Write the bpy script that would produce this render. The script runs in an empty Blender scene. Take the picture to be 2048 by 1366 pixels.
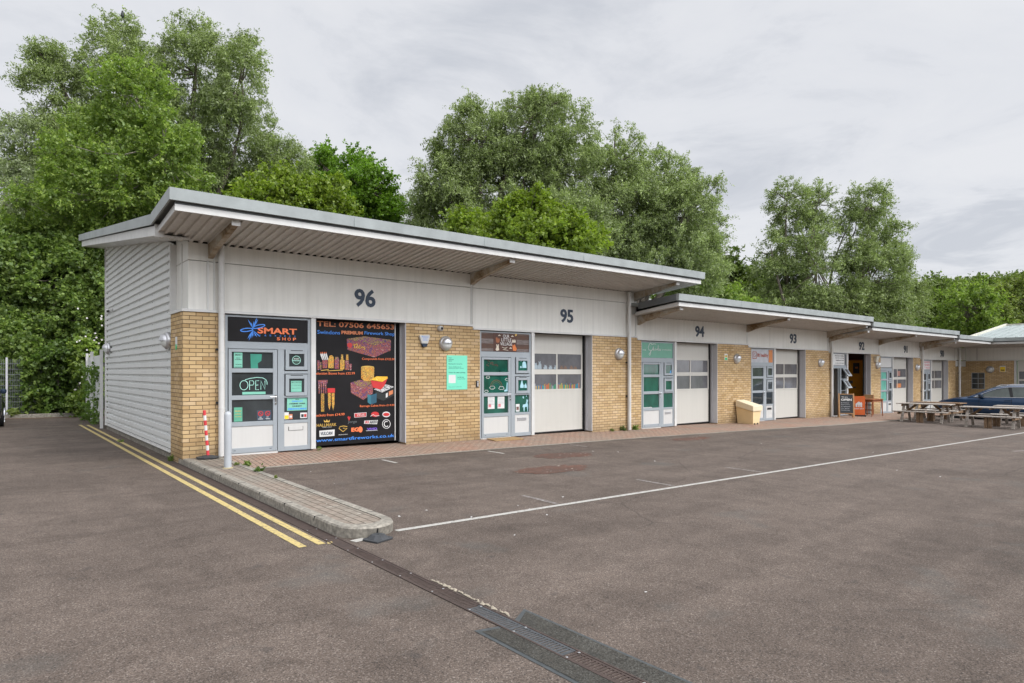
import bpy, math, random
import numpy as np
from mathutils import Vector, Matrix
random.seed(7)
S = bpy.context.scene
COL = S.collection
R = math.radians

# ------------------------------------------------------------------ camera
CAM = (-2.83, -13.056, 1.585)
PHI = math.atan(1626 / 1311.6)            # angle between the facade and the view direction
F_PX, CX, YH = 1312.0, 1024.0, 743.5      # for a 2048 px wide picture
cd = bpy.data.cameras.new('camera'); cam = bpy.data.objects.new('camera', cd); COL.objects.link(cam)
cd.sensor_width = 36; cd.lens = F_PX / 2048 * 36
cd.shift_y = (YH - 683) / 2048
cd.clip_start = 0.1; cd.clip_end = 3000
cam.location = CAM
cam.rotation_euler = (R(90), 0, PHI - R(90))
S.camera = cam

# ------------------------------------------------------------------ light
SUN_DIR = Vector((0.22, -0.62, 0.75)).normalized()      # towards the veiled sun
W = bpy.data.worlds.new('World'); S.world = W; W.use_nodes = True
nt = W.node_tree; nt.nodes.clear()
def N(t, kind, **kw):
    n = t.nodes.new(kind)
    for k, v in kw.items():
        if k in n.inputs.keys(): n.inputs[k].default_value = v
        else: setattr(n, k, v)
    return n
def sky():
    t = nt; L = t.links.new
    out = N(t, 'ShaderNodeOutputWorld'); bg = N(t, 'ShaderNodeBackground'); bg.inputs['Strength'].default_value = 0.1
    L(bg.outputs[0], out.inputs[0])
    st = N(t, 'ShaderNodeTexSky', sky_type='NISHITA'); st.sun_disc = False
    st.sun_elevation = math.asin(SUN_DIR.z); st.sun_rotation = math.atan2(SUN_DIR.x, SUN_DIR.y)
    tc = N(t, 'ShaderNodeTexCoord'); sep = N(t, 'ShaderNodeSeparateXYZ'); L(tc.outputs['Generated'], sep.inputs[0])
    # cloud deck seen in perspective: project the direction on a plane
    zc = N(t, 'ShaderNodeMath', operation='MAXIMUM'); L(sep.outputs[2], zc.inputs[0]); zc.inputs[1].default_value = 0.0
    za = N(t, 'ShaderNodeMath', operation='ADD'); L(zc.outputs[0], za.inputs[0]); za.inputs[1].default_value = 0.09
    dv = N(t, 'ShaderNodeVectorMath', operation='DIVIDE'); L(tc.outputs['Generated'], dv.inputs[0])
    cmb = N(t, 'ShaderNodeCombineXYZ')
    for i in range(3): L(za.outputs[0], cmb.inputs[i])
    L(cmb.outputs[0], dv.inputs[1])
    n1 = N(t, 'ShaderNodeTexNoise'); n1.inputs['Scale'].default_value = 1.25; n1.inputs['Detail'].default_value = 11; n1.inputs['Roughness'].default_value = 0.6; n1.inputs['Distortion'].default_value = 0.6
    L(dv.outputs[0], n1.inputs['Vector'])
    r1 = N(t, 'ShaderNodeValToRGB'); L(n1.outputs[0], r1.inputs[0])
    e = r1.color_ramp.elements
    e[0].position = 0.33; e[0].color = (6.4, 6.65, 7.2, 1)
    e[1].position = 0.62; e[1].color = (8.4, 8.5, 8.8, 1)
    m = e.new(0.47); m.color = (7.95, 8.1, 8.5, 1)
    # brightening towards the veiled sun and the zenith
    dt = N(t, 'ShaderNodeVectorMath', operation='DOT_PRODUCT'); L(tc.outputs['Generated'], dt.inputs[0]); dt.inputs[1].default_value = SUN_DIR
    mp = N(t, 'ShaderNodeMapRange'); L(dt.outputs['Value'], mp.inputs[0])
    mp.inputs[1].default_value = 0.34; mp.inputs[2].default_value = 1.0; mp.inputs[3].default_value = 1.0; mp.inputs[4].default_value = 4.6
    mp.interpolation_type = 'SMOOTHSTEP'
    mx = N(t, 'ShaderNodeMix', data_type='RGBA'); mx.inputs[0].default_value = 0.93
    L(st.outputs[0], mx.inputs[6]); L(r1.outputs[0], mx.inputs[7])
    sc = N(t, 'ShaderNodeVectorMath', operation='SCALE'); L(mx.outputs[2], sc.inputs[0]); L(mp.outputs[0], sc.inputs[3])
    L(sc.outputs[0], bg.inputs[0])
sky()
ld = bpy.data.lights.new('sun', 'SUN'); ld.energy = 1.5; ld.angle = R(12); ld.color = (1, 0.965, 0.91)
sun = bpy.data.objects.new('sun', ld); COL.objects.link(sun)
sun.rotation_euler = (-SUN_DIR).to_track_quat('-Z', 'Y').to_euler()
S.view_settings.view_transform = 'Standard'; S.view_settings.look = 'None'
S.view_settings.exposure = 0.0; S.view_settings.gamma = 1.0
S.render.engine = 'CYCLES'

# ------------------------------------------------------------------ geometry helpers
class MB:
    def __init__(s): s.v = []; s.f = []
    def add(s, vs, fs):
        o = len(s.v); s.v += [tuple(p) for p in vs]; s.f += [tuple(i + o for i in q) for q in fs]; return s
    def box(s, x0, x1, y0, y1, z0, z1):
        return s.add([(x0,y0,z0),(x1,y0,z0),(x1,y1,z0),(x0,y1,z0),(x0,y0,z1),(x1,y0,z1),(x1,y1,z1),(x0,y1,z1)],
                     [(0,3,2,1),(4,5,6,7),(0,1,5,4),(1,2,6,5),(2,3,7,6),(3,0,4,7)])
    def prism(s, poly, a, b, axis='y'):
        # poly: list of 2D points; axis y -> (x,z), x -> (y,z), z -> (x,y)
        def P(p, t): return (p[0], t, p[1]) if axis == 'y' else ((t, p[0], p[1]) if axis == 'x' else (p[0], p[1], t))
        n = len(poly)
        return s.add([P(p, a) for p in poly] + [P(p, b) for p in poly],
                     [tuple(range(n))[::-1], tuple(range(n, 2*n))] + [(i, (i+1) % n, n+(i+1) % n, n+i) for i in range(n)])
    def quad(s, a, b, c, d): return s.add([a, b, c, d], [(0,1,2,3)])
    def tube(s, pts, rad, n=8, cap=True):
        pts = [Vector(p) for p in pts]
        if not hasattr(rad, '__len__'): rad = [rad] * len(pts)
        vs = []
        for i, p in enumerate(pts):
            d = (pts[min(i+1, len(pts)-1)] - pts[max(i-1, 0)])
            if d.length < 1e-9: d = Vector((0,0,1))
            d.normalize()
            u = d.cross(Vector((0,0,1)) if abs(d.z) < .95 else Vector((1,0,0))).normalized(); w = d.cross(u)
            for k in range(n):
                a = 2*math.pi*k/n; vs.append(p + (u*math.cos(a) + w*math.sin(a)) * rad[i])
        fs = []
        for i in range(len(pts)-1):
            for k in range(n): fs.append((i*n+k, i*n+(k+1) % n, (i+1)*n+(k+1) % n, (i+1)*n+k))
        if cap: fs.append(tuple(range(n))[::-1]); fs.append(tuple((len(pts)-1)*n+k for k in range(n)))
        return s.add(vs, fs)
    def bar(s, a, b, w, h, up=(0,0,1)):
        a = Vector(a); b = Vector(b); d = (b-a).normalized(); u = d.cross(Vector(up))
        if u.length < 1e-6: u = Vector((1,0,0))
        u.normalize(); v = u.cross(d)
        vs = [p + u*sx*w/2 + v*sz*h/2 for p in (a, b) for sx, sz in ((-1,-1),(1,-1),(1,1),(-1,1))]
        return s.add(vs, [(0,1,2,3),(7,6,5,4),(0,4,5,1),(1,5,6,2),(2,6,7,3),(3,7,4,0)])
    def lathe(s, prof, c=(0,0,0), n=20, axis='z'):
        # prof: (radius, height)
        vs = []
        for r, h in prof:
            for k in range(n):
                a = 2*math.pi*k/n; x, y = r*math.cos(a), r*math.sin(a)
                p = (x, y, h) if axis == 'z' else ((x, h, y) if axis == 'y' else (h, x, y))
                vs.append((c[0]+p[0], c[1]+p[1], c[2]+p[2]))
        fs = [(i*n+k, i*n+(k+1) % n, (i+1)*n+(k+1) % n, (i+1)*n+k) for i in range(len(prof)-1) for k in range(n)]
        fs.append(tuple(range(n))[::-1]); fs.append(tuple((len(prof)-1)*n+k for k in range(n)))
        return s.add(vs, fs)
    def build(s, name, m, parent=None, bevel=0, smooth=False):
        o = mesh_obj(name, s.v, s.f, m, parent, smooth)
        if bevel:
            b = o.modifiers.new('bevel', 'BEVEL'); b.width = bevel; b.segments = 2; b.limit_method = 'ANGLE'; b.angle_limit = R(40)
        return o
def origin(o):
    v = Vector((0,0,0))
    while o is not None: v = v + o.location; o = o.parent
    return v
def mesh_obj(name, v, f, m, parent=None, smooth=False):
    if parent is not None:
        o0 = origin(parent)
        if o0.length > 0: v = [(p[0]-o0.x, p[1]-o0.y, p[2]-o0.z) for p in v]
    me = bpy.data.meshes.new(name); me.from_pydata(v, [], f)
    me.materials.append(m); me.validate(); me.update()
    import bmesh
    bm = bmesh.new(); bm.from_mesh(me); bmesh.ops.recalc_face_normals(bm, faces=bm.faces); bm.to_mesh(me); bm.free()
    if smooth:
        for p in me.polygons: p.use_smooth = True
        try: me.set_sharp_from_angle(angle=R(40))
        except Exception: pass
    o = bpy.data.objects.new(name, me); COL.objects.link(o)
    if parent is not None: o.parent = parent
    return o
def thing(name, label, cat, loc=(0,0,0), group=None):
    o = bpy.data.objects.new(name, None); COL.objects.link(o); o.location = loc
    o.empty_display_size = .2
    return tag(o, label, cat, group)
def tag(o, label, cat, group=None):
    o['label'] = label; o['category'] = cat
    if group: o['group'] = group
    return o
def struct(o, kind='structure'): o['kind'] = kind; return o
def copy_thing(o, label, loc, rotz=0.0):
    def cp(a, par):
        c = a.copy(); COL.objects.link(c); c.parent = par
        for ch in [x for x in bpy.data.objects if x.parent == a]: cp(ch, c)
        return c
    c = cp(o, None); c.location = loc; c.rotation_euler = (0,0,rotz); c['label'] = label
    return c

# ------------------------------------------------------------------ materials
def lin(r, g, b): return tuple(((x/255)/12.92 if x/255 <= .04045 else ((x/255+.055)/1.055)**2.4) for x in (r, g, b)) + (1,)
class NT:
    def __init__(s, name):
        s.m = bpy.data.materials.new(name); s.m.use_nodes = True; s.t = s.m.node_tree
        s.p = s.t.nodes['Principled BSDF']; s.L = s.t.links.new
        s._pos = None
    def n(s, kind, **kw): return N(s.t, kind, **kw)
    @property
    def pos(s):
        if s._pos is None: s._pos = s.n('ShaderNodeNewGeometry')
        return s._pos
    def vec(s, sx=1, sy=1, sz=1, src=None):
        m = s.n('ShaderNodeMapping'); m.inputs['Scale'].default_value = (sx, sy, sz)
        s.L(src if src is not None else s.pos.outputs['Position'], m.inputs[0]); return m.outputs[0]
    def noise(s, scale, detail=4, rough=.55, vec=None, dist=0):
        n = s.n('ShaderNodeTexNoise'); n.inputs['Scale'].default_value = scale; n.inputs['Detail'].default_value = detail
        n.inputs['Roughness'].default_value = rough; n.inputs['Distortion'].default_value = dist
        s.L(vec if vec is not None else s.pos.outputs['Position'], n.inputs['Vector']); return n.outputs[0]
    def ramp(s, src, stops):
        r = s.n('ShaderNodeValToRGB'); s.L(src, r.inputs[0]); e = r.color_ramp.elements
        e[0].position, e[0].color = stops[0][0], c4(stops[0][1]); e[1].position, e[1].color = stops[-1][0], c4(stops[-1][1])
        for p, c in stops[1:-1]: q = e.new(p); q.color = c4(c)
        return r.outputs[0]
    def mix(s, f, a, b, blend='MIX'):
        m = s.n('ShaderNodeMix', data_type='RGBA'); m.blend_type = blend
        for i, x in ((0, f), (6, a), (7, b)):
            if hasattr(x, 'links'): s.L(x, m.inputs[i])
            else: m.inputs[i].default_value = x if i == 0 else c4(x)
        return m.outputs[2]
    def math(s, op, a, b=0.0):
        m = s.n('ShaderNodeMath', operation=op)
        for i, x in ((0, a), (1, b)):
            if hasattr(x, 'links'): s.L(x, m.inputs[i])
            else: m.inputs[i].default_value = x
        return m.outputs[0]
    def bump(s, h, dist=.01, strength=.5):
        b = s.n('ShaderNodeBump'); b.inputs['Distance'].default_value = dist; b.inputs['Strength'].default_value = strength
        s.L(h, b.inputs['Height']); s.L(b.outputs[0], s.p.inputs['Normal'])
    def done(s, col, rough=.6, metal=0.0, spec=.5):
        for k, x in (('Base Color', col), ('Roughness', rough), ('Metallic', metal), ('Specular IOR Level', spec)):
            if hasattr(x, 'links'): s.L(x, s.p.inputs[k])
            else: s.p.inputs[k].default_value = c4(x) if k == 'Base Color' else x
        return s.m
def c4(c):
    if isinstance(c, (int, float)): return (c, c, c, 1)
    return tuple(c) if len(c) == 4 else tuple(c) + (1,)
def mul(c, k): return tuple(x*k for x in c[:3]) + (1,)
def stained_beam():
    t = NT('rust_stained_plate'); n = t.noise(1.6, 6, .7); sp = t.n('ShaderNodeSeparateXYZ'); t.L(t.pos.outputs['Position'], sp.inputs[0])
    c = t.ramp(n, [(.4, (.46, .43, .38)), (.52, (.36, .3, .22)), (.64, (.16, .1, .05))]); c = t.mix(t.ramp(t.noise(9, 5, .7), [(.5, 0), (.7, .7)]), c, (.22, .13, .055))
    return t.done(c, .7, 0, .2)
def simple(name, col, rough=.6, metal=0.0, var=.12, scale=6, dirt=0.0, spec=.5):
    t = NT(name); col = c4(col)
    c = t.ramp(t.noise(scale, 5), [(.3, mul(col, 1-var)), (.7, mul(col, 1+var))])
    if dirt: c = t.mix(t.math('MULTIPLY', t.ramp(t.noise(1.7, 6, .65), [(.48, 0), (.72, 1)]), dirt), c, mul(col, .55))
    return t.done(c, rough, metal, spec)
def brick_mat():
    t = NT('buff_brick'); g = t.pos
    sp = t.n('ShaderNodeSeparateXYZ'); t.L(g.outputs['Position'], sp.inputs[0])
    sn = t.n('ShaderNodeSeparateXYZ'); t.L(g.outputs['True Normal'], sn.inputs[0])
    ax = t.math('GREATER_THAN', t.math('ABSOLUTE', sn.outputs[0]), .5)
    m = t.n('ShaderNodeMix', data_type='FLOAT'); t.L(ax, m.inputs[0]); t.L(sp.outputs[0], m.inputs[2]); t.L(sp.outputs[1], m.inputs[3])
    cb = t.n('ShaderNodeCombineXYZ'); t.L(m.outputs[0], cb.inputs[0]); t.L(t.math('ADD', sp.outputs[2], .0105), cb.inputs[1])
    def bt(c1, c2, mo):
        b = t.n('ShaderNodeTexBrick'); b.offset = .5; b.squash = 1
        b.inputs['Color1'].default_value = c1; b.inputs['Color2'].default_value = c2; b.inputs['Mortar'].default_value = mo
        b.inputs['Scale'].default_value = 1; b.inputs['Mortar Size'].default_value = .0065; b.inputs['Mortar Smooth'].default_value = .15
        b.inputs['Bias'].default_value = 0; b.inputs['Brick Width'].default_value = .225; b.inputs['Row Height'].default_value = .075
        t.L(cb.outputs[0], b.inputs['Vector']); return b
    b = bt((0, 0, 0, 1), (1, 1, 1, 1), (.5, .5, .5, 1))
    base = t.ramp(b.outputs['Color'], [(0, (.42, .28, .135)), (.35, (.52, .37, .19)), (.7, (.58, .42, .22)), (1, (.6, .45, .28))])
    base = t.mix(t.math('MULTIPLY', t.noise(60, 4, .7), .35), base, (.36, .22, .1))
    # a paler band of bricks and some staining near the ground
    st = t.ramp(t.noise(.8, 5, .6), [(.45, 0), (.7, 1)])
    base = t.mix(t.math('MULTIPLY', st, .35), base, (.7, .54, .37))
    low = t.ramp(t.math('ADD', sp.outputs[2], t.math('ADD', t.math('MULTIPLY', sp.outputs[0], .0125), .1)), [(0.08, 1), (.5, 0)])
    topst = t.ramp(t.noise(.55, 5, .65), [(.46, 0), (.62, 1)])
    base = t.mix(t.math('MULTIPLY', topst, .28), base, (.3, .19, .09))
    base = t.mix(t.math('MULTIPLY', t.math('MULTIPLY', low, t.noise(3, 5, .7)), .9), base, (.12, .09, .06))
    base = t.mix(b.outputs['Fac'], base, (.16, .115, .065))
    t.bump(t.math('ADD', t.math('MULTIPLY', b.outputs['Fac'], -1.0), t.math('MULTIPLY', t.noise(90, 3), .25)), .006, .8)
    return t.done(base, .9, 0, .2)
def panel_mat(name, col, streak=.5, lines=0.0, dirt=(.3, .27, .22)):
    t = NT(name)
    v = t.vec(5, 5, .18); n = t.noise(2.2, 7, .6, v)
    f = t.math('MULTIPLY', t.ramp(n, [(.45, 0), (.75, 1)]), streak)
    c = t.mix(f, col, mul(c4(col), .62))
    c = t.mix(t.math('MULTIPLY', t.ramp(t.noise(.9, 6, .6), [(.5, 0), (.8, 1)]), streak*.6), c, dirt)
    if lines:
        w = t.n('ShaderNodeTexWave'); w.bands_direction = 'Z'; w.inputs['Scale'].default_value = lines; w.inputs['Distortion'].default_value = 0
        t.L(t.pos.outputs['Position'], w.inputs[0]); t.bump(w.outputs[0], .003, .35)
    return t.done(c, .5, 0, .35)
def asphalt_mat(name='asphalt', k=1.0, tint=(1, 1, 1)):
    t = NT(name)
    g = t.noise(85, 3, .8); vo = t.n('ShaderNodeTexVoronoi'); vo.inputs['Scale'].default_value = 135; t.L(t.pos.outputs['Position'], vo.inputs[0])
    def C(r, g_, b): return (r*k*tint[0], g_*k*tint[1], b*k*tint[2])
    c = t.ramp(g, [(.3, C(.052, .04, .0325)), (.5, C(.108, .085, .07)), (.7, C(.19, .153, .129))])
    sc = t.n('ShaderNodeSeparateColor'); t.L(vo.outputs['Color'], sc.inputs[0])
    c = t.mix(t.math('MULTIPLY', t.ramp(sc.outputs[0], [(.88, 0), (.95, 1)]), .5), c, C(.29, .25, .22))
    c = t.mix(t.math('MULTIPLY', t.ramp(sc.outputs[1], [(.8, 0), (.9, 1)]), .6), c, C(.025, .022, .022))
    big = t.ramp(t.noise(.42, 5, .6), [(.36, .88), (.5, 1), (.68, 1.08)])
    c = t.mix(1.0, c, big, 'MULTIPLY')
    mid = t.ramp(t.noise(2.6, 6, .65, None, .8), [(.35, .84), (.6, 1.08)])
    c = t.mix(1.0, c, mid, 'MULTIPLY')
    # tyre polished bands along the bays and across the yard
    tr = t.ramp(t.noise(1.0, 4, .55, t.vec(.16, 1.5, 1), .5), [(.38, .8), (.52, 1.02), (.66, 1.14)])
    c = t.mix(.55, c, tr, 'MULTIPLY')
    tr2 = t.ramp(t.noise(1.0, 3, .5, t.vec(1.9, .22, 1), .7), [(.36, .86), (.6, 1.05)])
    c = t.mix(.45, c, tr2, 'MULTIPLY')
    drip = t.ramp(t.noise(5.5, 2, .4), [(.7, 0), (.78, .45)]); c = t.mix(drip, c, C(.05, .045, .042))
    # hairline cracks and day joints
    cr = t.n('ShaderNodeTexVoronoi'); cr.feature = 'DISTANCE_TO_EDGE'; cr.inputs['Scale'].default_value = .22
    nz = t.n('ShaderNodeTexNoise'); nz.inputs['Scale'].default_value = 1.4; nz.inputs['Detail'].default_value = 5; t.L(t.pos.outputs['Position'], nz.inputs[0])
    t.L(t.mix(.1, t.vec(1, 1, 1), nz.outputs['Color'], 'LINEAR_LIGHT'), cr.inputs[0])
    ck = t.math('MULTIPLY', t.ramp(cr.outputs['Distance'], [(.0, 1), (.0022, 0)]), t.ramp(t.noise(.35, 2), [(.5, 0), (.56, .5)])); c = t.mix(ck, c, C(.03, .026, .024))
    oil = t.ramp(t.noise(.75, 4, .6, t.vec(1, 1, 1)), [(.6, 0), (.72, 1)])
    c = t.mix(t.math('MULTIPLY', oil, .4), c, C(.085, .09, .085))
    t.bump(t.math('ADD', g, t.math('MULTIPLY', sc.outputs[0], .5)), .004, .55)
    return t.done(c, .9, 0, .15)
def paving_mat(name, c1, c2, moss, swap=True, w=.2, h=.1):
    t = NT(name); sp = t.n('ShaderNodeSeparateXYZ'); t.L(t.pos.outputs['Position'], sp.inputs[0])
    cb = t.n('ShaderNodeCombineXYZ')
    a, b_ = (sp.outputs[1], sp.outputs[0]) if swap else (sp.outputs[0], sp.outputs[1])
    t.L(a, cb.inputs[0]); t.L(b_, cb.inputs[1])
    b = t.n('ShaderNodeTexBrick'); b.inputs['Scale'].default_value = 1; b.inputs['Brick Width'].default_value = w; b.inputs['Row Height'].default_value = h
    b.inputs['Mortar Size'].default_value = .006; b.inputs['Mortar Smooth'].default_value = .2; b.inputs['Bias'].default_value = 0
    b.inputs['Color1'].default_value = (0,0,0,1); b.inputs['Color2'].default_value = (1,1,1,1); t.L(cb.outputs[0], b.inputs['Vector'])
    c = t.ramp(b.outputs['Color'], [(0, c1), (1, c2)])
    c = t.mix(t.ramp(t.noise(1.3, 6, .65), [(.38, 0), (.62, .85)]), c, moss)
    c = t.mix(t.math('MULTIPLY', t.noise(45, 4, .7), .6), c, mul(c4(c1), .45))
    c = t.mix(t.ramp(t.noise(14, 2, .5), [(.68, 0), (.72, .7)]), c, (.5, .48, .42))
    c = t.mix(b.outputs['Fac'], c, (.06, .05, .04))
    t.bump(t.math('ADD', t.math('MULTIPLY', b.outputs['Fac'], -1), t.math('MULTIPLY', t.noise(50, 3), .3)), .006, .7)
    return t.done(c, .9, 0, .2)
def paint_mat(name, col, wear=.5, base=(.12, .1, .09)):
    t = NT(name)
    f = t.ramp(t.noise(26, 6, .75), [(wear, 0), (wear+.12, 1)])
    c = t.mix(t.noise(40, 3, .7), mul(c4(col), .72), mul(c4(col), 1.08)); c = t.mix(f, c, base)
    t.bump(t.noise(80, 3), .002, .5)
    return t.done(c, .8, 0, .2)
def leaf_mat(name, a, b, back, trans=.4, hue=.8):
    t = NT(name); t.t.nodes.remove(t.p)
    out = t.t.nodes['Material Output']; g = t.pos
    rnd = g.outputs['Random Per Island']
    c = t.ramp(rnd, [(0, a), (1, b)])
    pat = t.ramp(t.noise(hue, 4, .65), [(.32, .62), (.68, 1.35)])
    c = t.mix(1.0, c, pat, 'MULTIPLY')
    cb = t.mix(g.outputs['Backfacing'], c, back)
    d = t.n('ShaderNodeBsdfDiffuse'); t.L(cb, d.inputs[0])
    tr = t.n('ShaderNodeBsdfTranslucent'); t.L(t.mix(1.0, c, (1.1, 1.25, .7), 'MULTIPLY'), tr.inputs[0])
    mx = t.n('ShaderNodeMixShader'); mx.inputs[0].default_value = trans; t.L(d.outputs[0], mx.inputs[1]); t.L(tr.outputs[0], mx.inputs[2])
    gl = t.n('ShaderNodeBsdfGlossy'); gl.inputs['Roughness'].default_value = .42; gl.inputs[0].default_value = (.8, .85, .8, 1)
    m2 = t.n('ShaderNodeMixShader'); m2.inputs[0].default_value = .03; t.L(mx.outputs[0], m2.inputs[1]); t.L(gl.outputs[0], m2.inputs[2])
    t.L(m2.outputs[0], out.inputs[0]); return t.m
def glass_mat(name, col, var=.3, rough=.06, scale=1.6):
    t = NT(name)
    c = t.ramp(t.noise(scale, 4, .6, t.vec(1.6, 1.6, 1)), [(.3, mul(c4(col), 1-var)), (.7, mul(c4(col), 1+var))])
    return t.done(c, rough*.6, 0, 1.0)
M = dict(
    brick=brick_mat(), asphalt=asphalt_mat(),
    fascia=panel_mat('pale_grey_fascia', (.71, .698, .65), .32, 14),
    clad=panel_mat('ribbed_cladding', (.66, .67, .655), .22),
    soffit=panel_mat('soffit_sheet', (.58, .56, .525), .35),
    trim=simple('white_trim', (.6, .595, .575), .45, 0, .06, 3, .3),
    roofmetal=simple('grey_roof_metal', (.31, .335, .33), .5, .2, .12, 3, .25),
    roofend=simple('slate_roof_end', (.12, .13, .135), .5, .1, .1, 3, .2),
    rooflight=simple('pale_roof_sheet', (.3, .34, .33), .45, .2, .1, 2, .3),
    beam=simple('rust_stained_steel', (.5, .47, .42), .6, 0, .15, 5, .7),
    frame=simple('blue_grey_frame', lin(150, 157, 162), .5, 0, .04, 3, .1),
    jamb=simple('pale_steel_jamb', (.5, .5, .515), .45, 0, .05, 3, .2),
    white=panel_mat('white_panel', (.56, .555, .535), .14),
    door=panel_mat('cream_roller_door', (.55, .535, .49), .16),
    black=simple('matt_black', (.012, .012, .013), .6, 0, .2, 5),
    gap=simple('dark_gap', (.008, .008, .008), .9),
    concrete=simple('kerb_concrete', (.25, .23, .195), .9, 0, .4, 22, .85, .2),
    iron=simple('rusty_iron', (.06, .041, .034), .75, .2, .3, 30, .4),
    irongrey=simple('grey_iron', (.075, .08, .085), .6, .3, .2, 30, .3),
    rubber=simple('black_rubber', (.035, .037, .04), .75, 0, .25, 12, .3),
    steel=simple('grey_painted_steel', lin(172, 176, 180), .4, 0, .04, 4, .15),
    chrome=simple('chrome', (.75, .76, .78), .18, 1.0, .03),
    silver=simple('satin_silver', (.52, .52, .53), .35, .7, .05, 3, .1),
    lens=simple('frosted_lens', (.6, .62, .6), .3, 0, .04),
    g_dark=glass_mat('dark_glass', (.035, .042, .045)),
    g_green=glass_mat('green_film_glass', (.012, .085, .06), .45),
    g_grey=glass_mat('grey_door_pane', (.13, .13, .14), .25, .12),
    g_mint=glass_mat('mint_pane', (.14, .4, .32), .25),
    orange=simple('orange_vinyl', (.86, .2, .07), .5, 0, .03), dorange=simple('dull_orange_vinyl', (.62, .2, .08), .5, 0, .03),
    blue=simple('blue_vinyl', (.06, .26, .8), .5, 0, .03),
    signblack=simple('black_sign_board', (.013, .012, .013), .5, 0, .25, 2, 0, .18),
    navy=simple('navy_number', (.014, .03, .058), .5, 0, .08),
    mint=simple('mint_paper', (.2, .52, .4), .6, 0, .04), mintglow=simple('mint_tube', (.42, .78, .68), .4, 0, .03),
    paper=simple('white_paper', (.66, .66, .65), .6, 0, .03),
    ink=simple('black_ink', (.015, .02, .02), .6), dgreen=simple('dark_green_ink', (.01, .12, .09), .6),
    red=simple('red_print', (.55, .03, .03), .5), yellow=simple('yellow_print', (.8, .55, .02), .5),
    limegreen=simple('green_print', (.02, .5, .16), .5), gold=simple('gold_print', (.6, .38, .08), .5), purple=simple('purple_print', (.16, .09, .5), .5),
    skyfilm=simple('pale_blue_film', (.36, .6, .68), .6), sage=simple('sage_sign', (.13, .33, .24), .5, 0, .05),
    brown=simple('brown_board', (.075, .03, .02), .6, 0, .2), plyorange=simple('orange_board', (.55, .2, .06), .6, 0, .1),
    justorange=simple('orange_board_sign', (.66, .13, .025), .5, 0, .05),
    ochre=simple('ochre_wall', (.62, .27, .012), .7, 0, .1), wood=simple('varnished_wood', (.3, .1, .035), .5, 0, .25, 9),
    palewood=simple('pale_wood', (.42, .24, .11), .6, 0, .2, 9),
    slate=simple('chalkboard', (.03, .035, .04), .7, 0, .3, 4),
    binside=simple('yellow_grit_bin', (.74, .56, .31), .55, 0, .05, 2, .12), binlid=simple('pale_yellow_grit_lid', (.76, .66, .47), .55, 0, .05, 2, .15),
    post_red=simple('red_post_band', (.62, .05, .06), .5), mat=simple('coir_mat', (.3, .19, .08), .95, 0, .3, 20),
    yellowline=paint_mat('yellow_road_paint', (.52, .41, .17), .52), whiteline=paint_mat('white_road_paint', (.43, .415, .38), .53),
    fadedline=paint_mat('faded_road_paint', (.3, .28, .26), .42),
    patch=asphalt_mat('fresh_patch', .62, (.86, 1.02, 1.06)), seal=simple('bitumen_seal', (.05, .056, .058), .55, 0, .2, 20),
    pave=paving_mat('block_paving', (.36, .21, .15), (.42, .29, .22), (.32, .265, .21)),
    islandpave=paving_mat('old_block_paving', (.24, .19, .15), (.32, .26, .21), (.27, .25, .21)),
    redpave=paving_mat('sunken_red_paving', (.13, .062, .044), (.17, .09, .066), (.1, .07, .058), False),
    bark=simple('bark', (.12, .1, .08), .95, 0, .35, 6), palebark=simple('pale_bark', (.3, .27, .22), .95, 0, .35, 6),
    earth=simple('leaf_litter', (.09, .055, .035), .95, 0, .5, 12), grass=simple('rough_grass', (.05, .08, .025), .95, 0, .4, 2),
    fence=simple('galvanised_wire', (.2, .21, .21), .5, .3, .1),
)
def oldwood():
    t = NT('weathered_timber'); n = t.noise(9, 6, .7, t.vec(4, .6, 4))
    return t.done(t.ramp(n, [(.3, (.15, .125, .105)), (.5, (.32, .285, .25)), (.7, (.48, .44, .395))]), .9, 0, .2)
def newwood():
    t = NT('brown_timber'); n = t.noise(9, 6, .7, t.vec(4, 4, .8))
    return t.done(t.ramp(n, [(.3, (.1, .06, .035)), (.5, (.2, .13, .08)), (.7, (.32, .22, .14))]), .9, 0, .2)
def plankwood():
    t = NT('reclaimed_planks'); sp = t.n('ShaderNodeSeparateXYZ'); t.L(t.pos.outputs['Position'], sp.inputs[0])
    rowv = t.n('ShaderNodeTexWhiteNoise', noise_dimensions='1D'); t.L(t.math('FLOOR', t.math('MULTIPLY', sp.outputs[2], 8.3)), rowv.inputs['W'])
    c = t.ramp(rowv.outputs[0], [(0, (.1, .045, .025)), (.4, (.17, .12, .1)), (.7, (.08, .04, .025)), (1, (.4, .37, .36))])
    c = t.mix(t.ramp(t.noise(10, 6, .75, t.vec(.5, 1, 6)), [(.4, 0), (.65, .8)]), c, (.05, .03, .025)); return t.done(c, .6)
def confetti(name, cols, scale=26):
    t = NT(name); n = t.noise(scale*.55, 5, .75, t.vec(1, 1, 1.5), 1.2)
    k = len(cols); r = t.ramp(n, [(.3+.4*i/k, c) for i, c in enumerate(cols)])
    for nd in t.t.nodes:
        if nd.type == 'VALTORGB': nd.color_ramp.interpolation = 'CONSTANT'
    return t.done(r, .5)
M['beam'] = stained_beam(); M['oldwood'] = oldwood(); M['newwood'] = newwood(); M['plank'] = plankwood()
M['fire1'] = confetti('firework_box_print', [(.03, .02, .05), (.45, .04, .03), (.04, .03, .06), (.12, .06, .3), (.03, .02, .03), (.6, .2, .03), (.05, .02, .08), (.45, .03, .08), (.02, .02, .03), (.65, .5, .35), (.1, .1, .35), (.03, .02, .03)], 20)
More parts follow.
